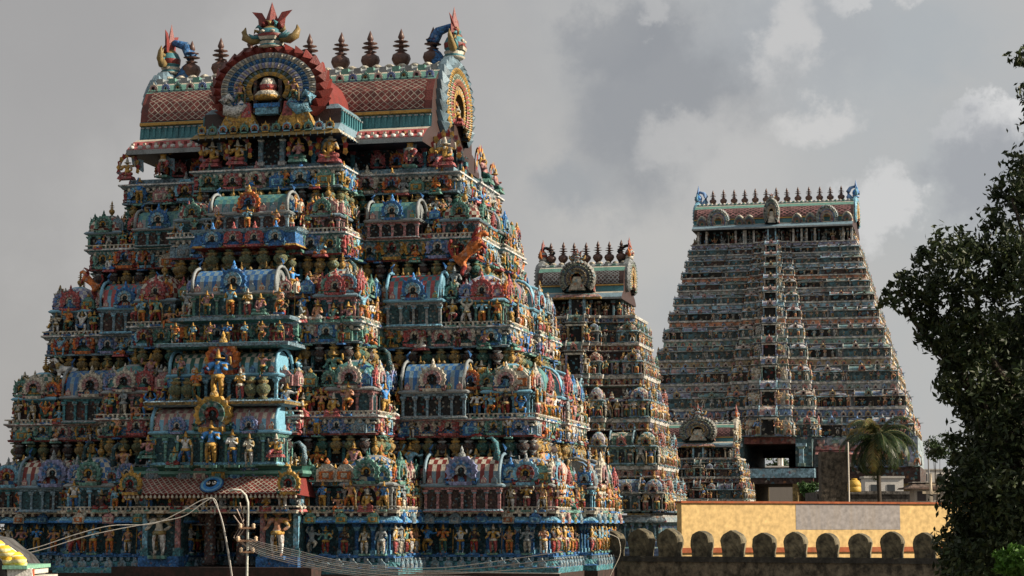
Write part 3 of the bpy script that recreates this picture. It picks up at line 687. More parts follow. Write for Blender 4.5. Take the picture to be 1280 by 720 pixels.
def crown_face(cols):
    """lion-face crest with leafy crown, about 1.6 wide and 1.6 tall"""
    a, b, c, d = cols; g = G()
    g.lathe([(.3, 0), (.40, .06), (.32, .14), (.36, .22), (.28, .28)], 12, [b, a, b, a])
    g.lathe([(.22, .2), (.36, .32), (.38, .48), (.28, .66), (.14, .78)], 14, [a, d, a, c], (0, -.02, 0))
    g.frus(0, -.3, .26, .36, .22, .08, .26, .1, b); g.frus(0, -.32, .37, .43, .27, .08, .2, .06, d)
    for q in range(9):
        t = R(-10+q*25); g.tube([(.34*math.cos(t), -.12, .5+.26*math.sin(t)), (.46*math.cos(t), -.16, .52+.38*math.sin(t)), (.5*math.cos(t+.3), -.1, .54+.46*math.sin(t+.3))], [.07, .055, .01], 5, (a, c, d)[q % 3])
    for sx in (-1, 1):
        g.lathe([(0, -.06), (.07, -.03), (.07, .02), (0, .06)], 8, b, (sx*.15, -.34, .54))
        g.tube([(sx*.3, -.1, .3), (sx*.55, -.1, .28), (sx*.76, -.1, .4), (sx*.82, -.06, .62), (sx*.78, -.04, .78)], [.10, .15, .13, .08, .015], 6, c)
        g.tube([(sx*.32, -.16, .38), (sx*.5, -.2, .38), (sx*.62, -.2, .5)], [.1, .08, .02], 5, a)
        g.add([(sx*.10, 0, .7), (sx*.38, 0, .66), (sx*.42, 0, 1.05), (sx*.62, .02, 1.32), (sx*.30, 0, 1.26), (sx*.16, 0, 1.0), (sx*.24, -.14, .85)], [(0, 1, 6), (1, 2, 6), (2, 3, 6), (3, 4, 6), (4, 5, 6), (5, 0, 6), (0, 5, 4, 3, 2, 1)], d)
    g.add([(-.14, 0, .7), (.14, 0, .7), (.19, 0, 1.0), (0, 0, 1.62), (-.19, 0, 1.0), (0, -.18, .95), (0, .16, .95)], [(0, 1, 5), (1, 2, 5), (2, 3, 5), (3, 4, 5), (4, 0, 5), (1, 0, 6), (2, 1, 6), (3, 2, 6), (4, 3, 6), (0, 4, 6)], d)
    return g
PHI = R(13.5); CX, CY = -7.64, 78.71; U = Vector((math.cos(PHI), -math.sin(PHI), 0)); NN = Vector((-math.sin(PHI), -math.cos(PHI), 0))
def roof(T, xo, z0, a, b, zr, prof_cols, nf, fh, lat, Lx, beast_cols, gcols, big=None, det=1):
    """wagon-vault roof: z0 eave foot, zr ridge, half length a, half depth b"""
    H = zr-z0; ov = b*.42
    fr = [(b+ov, 0), (b+ov*.98, .05*H), (b+ov*.45, .17*H), (b+ov*.15, .21*H), (b+.02, .22*H), (b-.05, .36*H), (b+.06, .37*H), (b+.05, .40*H), (b-.02, .41*H), (b*.98, .50*H), (b*.93, .62*H), (b*.83, .75*H), (b*.68, .86*H), (b*.60, .89*H), (b*.56, .93*H), (b*.34, .99*H), (0, 1.0*H)]
    cols = [C['grey'], C['rose'] if det else C['greyb'], C['cream'], C['grey'], C['teal'], C['ochre'], C['gold'], C['teald'], 0, 0, 0, C['greenl'], C['cream'], C['grey'], C['grey'], C['cream']]
    g = G()
    pr = [(-y, z0+z) for y, z in fr]+[(y, z0+z) for y, z in fr[::-1][1:]]
    m = len(pr); vs = [(x, y, z) for x in (-a, a) for y, z in pr]; cc = [c if c else C[lat[0]] for c in cols]; cc = cc+cc[::-1]
    g.add(vs, [(k, m+k, m+k+1, k+1) for k in range(m-1)], cc)
    g.add(vs, [list(range(m))], C['brown']); g.add(vs, [[m+k for k in range(m)][::-1], (m-1, 2*m-1, m, 0)], [C['brown'], C['dark']])
    for i in range(int(2*a/.34) if det else 0):     # rafter-end beads along the eave
        x = -a+.2+i*.34
        for sg in (-1, 1): g.lathe([(.0, -.09), (.1, -.05), (.1, .05), (0, .09)], 6, C['white'], (x, sg*(b+ov*.93), z0+.06*H+.06))
    if det:
        n = int(2*a/.24)
        for i in range(n):
            x = -a+(i+.5)*2*a/n
            for sg, kq in ((-1, 0), (1, 2)):
                g.inst(T.pil[1], mat4(x, sg*(b-.02), z0+.235*H, kq, .7, None, .13*H))
                g.box(x-.05, x+.05, sg*(b+ov*.72)-.05, sg*(b+ov*.72)+.05, z0+.10*H, z0+.135*H, C['brick'] if i % 2 else C['cream'])
    for i in range(int(2*a/.5)):
        n = int(2*a/.5); x = -a+(i+.5)*2*a/n; g.box(x-.14, x+.14, -b*.60, -b*.5, z0+.88*H, z0+.95*H, C['greenl'] if i % 2 else C['grey'])
        if det: g.inst(ARCH[(4, 7, 2)[i % 3]], mat4(x, -b*.79, z0+.765*H, 0, .34))
    o = T.part('roof', g, mat=TIL, M=mat4(xo))
    seg = [(b-.02, .41*H), (b*.98, .50*H), (b*.93, .62*H), (b*.88, .685*H), (b*.83, .75*H)]
    xo_M = mat4(0)
    def P(u, v, sg=-1):
        q = v*4; i = min(3, int(q)); f = q-i; y = seg[i][0]+(seg[i+1][0]-seg[i][0])*f; z = seg[i][1]+(seg[i+1][1]-seg[i][1])*f
        return ((u*2-1)*(a-.3), sg*(y+.035), z0+z+.02)
    g = G(); lattice(g, P, max(8, int(2*a/lat[2])), max(4, int(H*.5/lat[2])), C[lat[0]], C[lat[1]], lat[3])
    obj('tile_lattice', g, TIL, o)
    g = G(); n = int(2*a/.5)
    for i in range(n):
        x = -a+(i+.5)*2*a/n
        g.lathe([(.16, -.02), (.2, .05), (.1, .12), (0, .14)], 7, C['cream'], (x, -.3*b, zr-.02))
    obj('ridge_crest', g, T.mat, o)
    for i in range(nf):
        x = Lx*(2*i/(nf-1)-1)
        if big is not None and abs(x) < .2 and False: continue
        obj('ridge_finial', KAL.mesh('finial', COP) if 'k' not in T.ms else T.ms['k'], COP, T.root, mat4(x, 0, zr-.03, 0, fh*.9, None, fh)) if 0 else None
        if 'k' not in T.ms: T.ms['k'] = KAL.mesh('ridge_finial', COP)
        o_ = obj('ridge_finial', T.ms['k'], COP, T.root, mat4(x+xo, 0, zr-.03, 0, fh, None, fh*random.uniform(.96, 1.04))); o_.rotation_euler = (random.uniform(-.03, .03), random.uniform(-.03, .03), 0)
    for sx, k in ((1, 1), (-1, 3)):
        ge, PP, cz = gable_end(C[gcols[0]], [C[q] for q in gcols[1]], b*1.5, H*1.04)
        e = T.part('gable_arch', ge, mat=TIL, M=mat4(xo+sx*(a+.05), 0, z0+H*.10, k))
        f = fig(11, 5, 1); obj('niche_statue', f, T.mat, e, mat4(0, -.18, cz-.15*H, 0, H*.28))
        cf = crown_face([C[q] for q in beast_cols[:4]]); s = H*.36
        c_ = obj('lion_crest', cf, TIL, e, mat4(0, .0, H*1.0, 0, s*.85, None, s))
        hg = G(); hg.tube([(0, .25, 0), (0, .5, .5), (0, .55, .95), (0, .35, 1.3), (0, .0, 1.42), (0, -.2, 1.3)], [.28, .24, .2, .16, .12, .04], 7, C[beast_cols[4]])
        obj('curled_horn', hg, T.mat, e, mat4(0, .15, H*.9, 0, s, None, s*.9))
    return o
# ------------------------------------------------------------------ 1: the near tower
T = Tower('temple_tower', CX, CY, -PHI, 'largest and nearest painted temple tower at left, with red lattice barrel roof and porch', STU)
T.pil, T.drop = pils()
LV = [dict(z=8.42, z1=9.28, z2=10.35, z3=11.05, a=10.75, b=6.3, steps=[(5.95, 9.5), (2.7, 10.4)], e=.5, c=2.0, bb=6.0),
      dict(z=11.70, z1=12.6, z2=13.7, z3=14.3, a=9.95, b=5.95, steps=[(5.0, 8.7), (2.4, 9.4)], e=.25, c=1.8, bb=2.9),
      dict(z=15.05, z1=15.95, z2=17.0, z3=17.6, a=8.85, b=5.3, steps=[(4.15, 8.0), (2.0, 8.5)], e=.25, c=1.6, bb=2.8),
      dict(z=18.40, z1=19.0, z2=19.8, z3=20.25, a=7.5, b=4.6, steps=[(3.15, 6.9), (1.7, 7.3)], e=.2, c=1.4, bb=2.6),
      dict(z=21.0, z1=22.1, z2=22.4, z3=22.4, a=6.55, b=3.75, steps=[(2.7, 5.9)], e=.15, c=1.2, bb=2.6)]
LV[4]['lat'] = ('green', 'ochre')
PV = [[(9.9, 1.7, 6.35, 'dome', 0, 5), (7.75, 2.7, 7.0, 'vault', 3, 7), (5.1, 1.7, 9.55, 'dome', 0, 2)],
      [(9.1, 1.6, 6.0, 'dome', 5, 4), (6.55, 2.3, 6.5, 'vault', 6, 4), (4.2, 1.55, 8.75, 'dome', 2, 4)],
      [(8.05, 1.5, 5.35, 'dome', 4, 8), (5.6, 2.0, 5.8, 'vault', 7, 1), (3.4, 1.4, 8.05, 'dome', 3, 8)],
      [(7.05, 1.3, 4.75, 'dome', 3, 2), (4.6, 1.9, 5.2, 'vault', 2, 1), (2.5, 1.2, 6.95, 'dome', 3, 2)]]
for i in range(4):
    a_ = LV[i]['a']
    storey(T, LV[i], LV[i+1], PV[i], [((0, -1.1, -1.0, -.8)[i], (2.8, 2.2, 2.0, 1.8)[i], a_+LV[i]['e'], 'vault', None, None), (-(LV[i]['b']-2.3), .95, a_+.12, 'dome', None, None)]+([(3.4, 1.4, a_+.15, 'dome', None, None), (5.2, 1.4, a_+.05, 'dome', 0, None)] if i == 0 else [(LV[i]['bb']-.75, 1.3, a_+.05, 'dome', None, None)]), figs=(.56, .56, .55, .5)[i], seed=i+3,
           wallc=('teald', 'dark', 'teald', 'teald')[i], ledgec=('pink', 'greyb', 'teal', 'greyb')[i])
# ground storey and granite foot
g = G(); P0 = plan(10.75, 6.3, [(5.95, 9.5), (1.45, 7.2)], .5, 2.0, 6.0)
g.sweep(offs(P0, -.5), [(0, 6.4), (0, 8.5)], [C['teald']])
for x, y, k in along(offs(P0, -.5), .55, (0, 1, 3), 0, .9): g.inst(pillar(1, C['blue'], C['sky'], .1), mat4(x, y, 6.95, k, 1, None, 1.1))
T.part('ground_storey_wall', g)
g = G(); g.sweep(P0, [(-.5, 6.3), (.35, 6.3), (.35, 6.5), (.2, 6.55), (.05, 6.72), (-.02, 6.74), (-.02, 6.84), (.12, 6.86), (.12, 6.95), (-.5, 6.96)], [C['teald'], C['teal'], C['blue'], C['teal'], C['dark'], C['teal'], C['greyb'], C['blue'], C['blue']])
for x, y, k in along(P0, .5, (0, 1, 3), .3): g.inst(TABLET[2], mat4(x, y, 6.5, k, .3, None, .3))
for x, y, k in along(P0, .25, (0, 1, 3), .06): g.box(x-.06, x+.06, y-.06, y+.06, 6.72, 6.85, C['greyb'])
T.part('base_moulding', g)
g = G(); pr, cs = kapota(8.0, .34, .42, C['blueb'], C['pink']); g.sweep(offs(P0, -.1), pr, [C['dark'], C['blue'], C['blueb'], C['sky'], C['greyb'], C['pink'], C['pink']])
P1 = plan(10.75, 6.3, [(5.95, 9.5), (2.7, 10.4)], .5, 2.0, 6.0)
g.sweep(P1, [(-.2, 8.36), (.25, 8.362), (.28, 8.47), (.2, 8.475)], [C['pink'], C['cream'], C['pink']])
for x, y, k in along(P0, .3, (0, 1, 3), .2): g.box(x-.05, x+.05, y-.05, y+.05, 8.26, 8.37, C['cream'])
T.part('cornice', g)
for x, y, k in along(P0, 1.05, (0, 1, 3), .27, .9): T.put('tablet_ornament', random.choice(TABLET), x, y, 8.02, k, .42)
for x, y, k in along(P0, .62, (0, 1, 3), .04, .9, .08):
    T.put('statue', fig(random.choice((0, 1, 2, 5, 7, 9, 4)), random.randrange(12)), x, y, 6.98, k, random.uniform(.95, 1.1))
MG = G(); MG.sweep(offs(P0, .1), [(.3, -1), (.3, 5.2), (.5, 5.4), (.5, 5.7), (.3, 5.9), (.3, 6.31)], [C['brown'], C['ochre'], C['brown'], C['ochre'], C['brown']])
T.part('granite_foot', MG, mat=MOS)
# entrance porch: hood, emblem, pillars, guardians
g = G(); hs = 3.15
g.add([(-hs, -11.1, 8.98), (hs, -11.1, 8.98), (hs-.25, -10.35, 9.66), (-hs+.25, -10.35, 9.66), (-hs, -9.2, 8.90), (hs, -9.2, 8.90), (hs-.25, -9.2, 9.66), (-hs+.25, -9.2, 9.66)], [(0, 1, 2, 3), (4, 5, 1, 0)[::-1], (1, 5, 6, 2), (4, 0, 3, 7), (3, 2, 6, 7)], C['brick'])
lattice(g, lambda u, v: ((u*2-1)*(hs-.12*0-.25*v), -11.12+.75*v, 9.02+.66*v), 30, 5, C['brick'], C['cream'], .22)
g.sweep(rect(-hs+.1, hs-.1, -10.45, -9.2), [(0, 9.6), (.08, 9.7), (.06, 9.8), (0, 9.84), (.05, 9.95), (-.1, 9.96)], [C['green'], C['greenl'], C['green'], C['green'], C['olive']])
for i in range(40): g.inst(T.drop, mat4(-hs+.08+i*(2*hs-.16)/39, -11.08, 8.99, 0, .13, None, .13))
hood = T.part('porch_hood', g, mat=TIL)
g = G(); g.lathe([(0.02, .0), (.2, -.06), (.30, -.03), (.37, -.05), (.42, 0)], 20, [C['dark'], C['blueb'], C['sky'], C['blue']]);
for q in range(12): g.inst(KALC, mat4(.38*math.cos(q*math.pi/6), .38*math.sin(q*math.pi/6), 0, 0, .12, None, .05))
for sx in (-1, 1): g.lathe([(.01, -.1), (.075, -.09), (.08, -.05)], 8, C['white'], (sx*.1, 0, 0)); g.lathe([(.01, -.115), (.03, -.11), (.035, -.09)], 6, C['dark'], (sx*.1, 0, 0))
em = np.array([[1, 0, 0, 0], [0, math.cos(R(48)), -math.sin(R(48)), -10.92], [0, math.sin(R(48)), math.cos(R(48)), 9.33], [0, 0, 0, 1.]])
emm = em@np.array([[1, 0, 0, 0], [0, 1, 0, 0], [0, 0, -1, 0], [0, 0, 0, 1.]])@np.array([[1, 0, 0, 0], [0, -1, 0, 0], [0, 0, 1, 0], [0, 0, 0, 1.]])
emm = np.array([[1, 0, 0, 0], [0, 0.74, .67, -10.88], [0, .67, -.74, 9.33], [0, 0, 0, 1.]])
obj('round_emblem', g, TIL, hood, emm)
for sx in (-1, 1): obj('arch_ornament', ARCH[6], STU, hood, mat4(sx*(hs-.3), -11.1, 8.98, 0, .8))
for sx in (-.42, .75): 
    g = G(); g.lathe([(.28, 0), (.28, .15), (.2, .2), (.19, 1.7), (.26, 1.8), (.2, 1.9), (.34, 2.05), (.42, 2.3)], 12, C['brown']); T.part('porch_pillar', g, M=mat4(sx, -9.9, 6.6), mat=STU)
g = G(); g.box(-3.6, 3.6, -10.9, -7.2, 6.2, 6.55, C['brown']); g.box(-3.7, 3.7, -11.1, -7.2, 6.0, 6.2, C['ochre']); g.box(-1.4, 1.4, -9.6, -9.5, 8.35, 8.9, C['brown']); g.box(-1.3, 1.3, -9.45, -9.35, 7.95, 8.0, C['grey'])
T.part('porch_step', g, mat=MOS)
for sx in (-1, 1):
    for q, cc in ((1.55, 'pink'), (2.75, 'sky')):
        T.part('porch_pilaster', pillar(2.1, C[cc], C['teal'], .14), M=mat4(sx*q, -10.0, 6.9))
    g = G(); g.box(-.75, .75, -.4, .6, -.4, .0, C['blue']); g.box(-.7, .7, -.1, .6, 0, 2.0, C['teald']); g.box(-.8, .8, -.3, .5, 1.95, 2.1, C['pink']); T.part('guardian_niche', g, M=mat4(sx*2.15, -9.9, 6.9))
    T.put('guardian_statue', fig(9, 3 if sx < 0 else 6), sx*2.15, -10.25, 6.9, 0, 1.75)
# central stack of vaulted pavilions over the porch
def vault(s, t, w, d, z0, z1, z2, ci, orn, ow): pavilion(T, s, t, 0, w, d, z0, z1, z2-z1, 'vault', rc(ci), orn=orn, dets=1, ow=ow, sides=(1, -1))
vault(0, 10.75, 4.5, 1.6, 9.96, 11.05, 12.0, 1, 6, 1.35)
vault(0, 10.0, 3.9, 1.5, 12.2, 13.05, 13.95, 5, 3, 1.25)
vault(0, 9.1, 3.1, 1.3, 15.2, 16.0, 16.95, 6, 1, .95)
vault(0, 7.75, 2.9, 1.2, 18.5, 19.05, 19.85, 2, 3, .85)
g = G(); g.sweep(rect(-2.5, 2.5, -10.8, -8.5), [(-.1, 12.0), (.05, 12.05), (.08, 12.15), (0, 12.2)], [C['greyb'], C['ochre'], C['greyb']]); T.part('ledge', g)
g = G(); g.sweep(rect(-2.3, 2.3, -10.1, -8.5), [(-.1, 14.05), (.12, 14.1), (.14, 14.22), (-.1, 14.25)], [C['teal'], C['greyb'], C['sky']]); T.part('ledge', g)
g = G(); g.sweep(rect(-2.1, 2.1, -9.4, -7.5), [(-.1, 15.02), (.12, 15.07), (.14, 15.19), (-.1, 15.2)], [C['green'], C['greyb'], C['white']]); T.part('ledge', g)
g = G(); g.sweep(rect(-1.9, 1.9, -8.2, -6.5), [(-.2, 17.78), (.1, 17.82), (.05, 17.9), (0, 18.3), (.1, 18.36), (.16, 18.48), (-.1, 18.5)], [C['red'], C['gold'], C['blue'], C['sky'], C['greyb'], C['white']]); T.part('ledge', g)
for i in range(4): T.put('arch_ornament', ARCH[(1, 8, 8, 1)[i]], -1.2+i*.8, -8.24, 17.82, 0, .72, w=9)
for i in range(5): T.put('pot', POTS[0], -1.3+i*.65, -8.0, 17.05, 0, .62, sz=.72, w=9)
for sx in (-1.15, 1.15, -1.6, 1.6): T.put('pot', POTS[0], sx, -10.35, 12.2, 0, .6, sz=.8, w=9)
for sx in (-1.3, 1.3): T.put('arch_ornament', ARCH[7], sx, -10.85, 11.05, 0, .62, w=9)
for (x, t, z, h, i, p) in ((0, 11.0, 9.96, 1.55, 1, 1), (-.95, 10.95, 9.96, 1.2, 5, 11), (.75, 10.95, 9.96, 1.25, 2, 11), (1.35, 10.95, 9.96, 1.1, 2, 3), (-1.35, 10.95, 9.96, 1.0, 10, 2), (2.3, 10.9, 10.3, 1.1, 11, 5), (-2.35, 10.9, 10.3, 1.1, 11, 4),
                           (0, 10.5, 12.22, 1.75, 1, 1), (-.8, 10.45, 12.22, 1.15, 2, 8), (.8, 10.45, 12.22, 1.1, 2, 5), (-1.5, 10.15, 13.0, .8, 3, 4), (1.5, 10.15, 13.0, .85, 4, 4),
                           (0, 9.45, 15.2, 1.15, 0, 9), (.62, 9.4, 15.2, 1.0, 2, 5), (-.9, 9.4, 15.2, .95, 7, 4), (1.1, 9.4, 15.3, 1.05, 10, 4), (-1.7, 9.3, 15.3, .9, 4, 7), (1.75, 9.3, 15.3, .9, 3, 0),
                           (0, 7.95, 18.5, .85, 1, 9), (-1.1, 7.95, 18.5, .7, 4, 0), (1.1, 7.95, 18.5, .7, 3, 0)):
    T.put('statue', fig(i, p), x, -t, z, 0, h, w=9)
for i in range(7): T.put('statue', fig((3, 0, 7, 1, 2, 4, 5)[i], (8, 9, 4, 1, 9, 0, 2)[i]), -1.9+i*.64, -9.75, 14.25, 0, .75, w=5)
# large leaping animals and horned brackets at the corners
for (s_, t_, k, z, h, i, kk) in ((7.5, 5.4, 0, 16.9, 1.7, 0, 0.0), (-7.9, 5.9, 0, 13.2, 1.1, 1, 2.1), (-7.2, 5.4, 0, 16.5, 1.1, 0, 2)):
    T.part('leaping_beast', BEAST[i], M=mat4(s_, -t_, z, kk, h))
for (s_, t_, z, k_) in ((2.9, 9.9, 10.0, 0), (-4.0, 10.0, 10.0, 0), (9.0, 7.2, 10.2, 0), (5.0, 7.0, 13.4, 0), (-6.6, 6.8, 10.2, 0), (3.7, 7.0, 16.6, 0)):
    g = G(); g.tube([(0, 0, 0), (.12, 0, .5), (.05, 0, 1.0), (-.25, 0, 1.3), (-.55, 0, 1.25)], [.2, .17, .14, .1, .02], 6, pick('teald', 'greyb', 'teal')); T.part('curled_bracket', g, M=mat4(s_, -t_, z, 0, .6 if s_ > 0 else -.6, .6, .6))
# neck storey
lv = LV[4]; g = G(); Pn = plan(6.3, 3.5, [(2.5, 5.4)], .15, 1.2, 2.6)
g.sweep(offs(Pn, -.7), [(0, 21), (0, 22.6)], [C['dark']])
g.sweep(offs(Pn, .1), [(0, 21.0), (.1, 21.05), (.1, 21.25), (-.3, 21.3)], [C['blue'], C['greyb'], C['blue']])
for x, y, k in along(offs(Pn, -.7), 1.0, (0, 1, 3)): g.inst(pillar(1, C['teal'], C['brick'], .12), mat4(x, y, 21.2, k, 1, None, 1.1))
for x, y, k in along(offs(Pn, -.7), .8, (0,), .03): g.lathe([(.0, 0), (.25, .02), (.2, .06)], 9, C['brick'], (x, y-.0, 21.6)) if 0 else None
for sx in (-1, 1):
    for i in range(4):
        x = sx*(3.3+i*.75); 
        g.inst(ARCH[3 if i % 2 else 8], mat4(x, -2.86, 21.45, 0, .6))
    T.part('neck_pillar', pillar(1.25, C['greyb'], C['white'], .13), M=mat4(sx*.42, -5.55, 21.2))
T.part('neck_wall', g)
g = G(); g.box(-.35, .35, -5.5, -5.0, 21.2, 22.45, C['dark']); g.box(-.6, .6, -5.6, -5.1, 22.42, 22.56, C['cream']); T.part('neck_doorway', g)  # doorway's inner shade painted on a solid box
for (x, t, i, p, h) in ((-1.2, 5.95, 11, 5, 1.35), (1.2, 5.95, 12, 4, 1.3), (2.35, 5.7, 10, 5, 1.6), (-2.3, 5.7, 11, 5, 1.45), (4.9, 4.0, 4, 5, 1.35), (6.25, 4.0, 11, 5, 1.55), (-5.0, 4.0, 4, 5, 1.3), (-6.5, 4.0, 11, 5, 1.2)):
    T.put('statue', fig(i, p, 1 if i in SEAT else 0), x, -t, 21.3, 0, h, w=9)
T.put('statue', fig(11, 4, 1), 6.7, 0, 21.3, 1, 1.7, w=9); T.put('statue', fig(10, 4, 1), 6.6, 2.4, 21.3, 1, 1.4, w=9)
for sx in (-1, 1):
    g = G(); g.add([(0, 0, 0), (.5, 0, .35), (.62, 0, .95), (.25, 0, .6), (0, 0, .55), (0, .08, .1), (.5, .08, .4), (.25, .08, .6)], [(0, 1, 2, 3, 4), (0, 5, 6, 1), (5, 7, 2, 6), (7, 5, 0, 4, 3)], C['greyb'])
    for q in (1.7, 4.6, 5.9): T.part('bracket_wing', g, M=mat4(sx*q, -5.5 if q < 2 else -3.85, 21.5, 0, sx*.9, .9, .9))
# roofs
roof(T, -.5, 22.15, 5.95, 3.0, 25.85, None, 9, 1.85, ('maroon', 'cream', .30, .13), 5.1, ('teal', 'cream', 'ochre', 'brick', 'blue'), ('greyb', ('ochre', 'gold', 'greenl', 'cream', 'rose', 'gold')))
# front bay roof slab and the great nave arch
g = G()
for (x0, x1) in ((-2.7, 2.7),):
    g.add([(x0-.25, -6.35, 22.2), (x1+.25, -6.35, 22.2), (x1+.1, -6.2, 22.38), (x0-.1, -6.2, 22.38), (x1, -5.6, 22.72), (x0, -5.6, 22.72), (x1, -5.5, 23.3), (x0, -5.5, 23.3), (x1-.2, -5.35, 23.5), (x0+.2, -5.35, 23.5),
           (x1+.25, -3.2, 22.2), (x1+.1, -3.2, 22.38), (x1, -3.2, 22.75), (x1, -3.2, 23.3), (x1-.2, -3.0, 23.5), (x0-.25, -3.2, 22.2), (x0-.1, -3.2, 22.38), (x0, -3.2, 22.75), (x0, -3.2, 23.3), (x0+.2, -3.0, 23.5)],
          [(0, 1, 2, 3), (3, 2, 4, 5), (5, 4, 6, 7), (7, 6, 8, 9), (1, 10, 11, 2), (2, 11, 12, 4), (4, 12, 13, 6), (6, 13, 14, 8), (15, 0, 3, 16), (16, 3, 5, 17), (17, 5, 7, 18), (18, 7, 9, 19), (9, 8, 14, 19), (0, 15, 10, 1)],
          [C['ochre'], C['greyb'], C['brown'], C['greyb'], C['cream'], C['greyb'], C['teal'], C['greyb'], C['cream'], C['grey'], C['teald'], C['greyb'], C['brown'], C['dark']])
K = 10; vs = []
for y in (-5.45, -1.0):
    for q in range(K+1): vs.append((-2.2*math.cos(math.pi*q/K), y, 23.45+1.9*math.sin(math.pi*q/K)))
g.add(vs, [(q, q+1, K+2+q, K+1+q) for q in range(K)], C['brick']); g.add(vs, [list(range(K+1))], C['dark'])
for i in range(13): g.inst(ARCH[(6, 2, 5)[i % 3]], mat4(-2.5+i*5/12, -6.25, 22.36, 0, .34))
for i in range(20): g.inst(KALG, mat4(-2.6+i*5.2/19, -6.33, 22.14, 0, .12, None, .16))
for sx in (-1, 1):
    for i in range(9): g.inst(T.pil[1], mat4(sx*2.70, -5.5+i*.28, 22.78, sx, .7, None, .5)); g.inst(KALG, mat4(sx*2.95, -6.2+i*.34, 22.14, 0, .12, None, .16))
bay = T.part('bay_roof', g, mat=TIL)
ge, PP, cz = gable_end((.17, .028, .022), [C['cream'], C['grey'], C['blue'], C['greyb'], C['lav'], C['olive']], 4.45, 3.25)
ga = T.part('great_arch', ge, mat=TIL, M=mat4(0, -5.8, 22.62))
g = G(); g.box(-.5, .5, -.02, .1, .55, 2.1, C['dark']); g.box(-.55, -.42, -.3, 0, .5, 1.75, C['brown']); g.box(.42, .55, -.3, 0, .5, 1.75, C['brown']); g.lathe([(.5, 0), (.55, .12), (.4, .3), (.15, .4)], 10, [C['gold'], C['cream'], C['org']], (0, -.2, 1.0)); g.lathe([(.3, 0), (.34, .2), (.2, .45), (.05, .5)], 10, [C['rose'], C['cream'], C['rose']], (0, -.2, 1.35)); g.box(-.45, .45, -.35, -.05, .45, .75, C['sky']); g.box(-.5, .5, -.4, 0, .7, .85, C['blueb'])
obj('inner_shrine', g, STU, ga)
for sx in (-1, 1):
    g = G(); g.tube([(sx*.9, -.25, .9), (sx*1.25, -.3, .55), (sx*1.6, -.3, .65), (sx*1.75, -.3, 1.0), (sx*1.5, -.3, 1.2), (sx*1.3, -.3, 1.0)], [.22, .24, .22, .18, .12, .05], 7, C['sky'] if sx > 0 else C['white']); g.frus(sx*1.1, -.2, -.05, .5, .75, .2, .5, .15, C['gold']); g.frus(sx*.8, -.25, .1, .9, .25, .12, .12, .1, C['rose'])
    obj('scroll_beast', g, STU, ga)
    f = fig(5, 4); obj('niche_statue', f, STU, ga, mat4(sx*1.05, -.35, .85, 0, .9))
cf = crown_face([C['teal'], C['cream'], C['ochre'], C['brick']]); obj('lion_crest', cf, TIL, ga, mat4(0, .05, 2.98, 0, 1.3, None, 1.12))
T.flush(100)
print('near tower', len(bpy.data.objects))
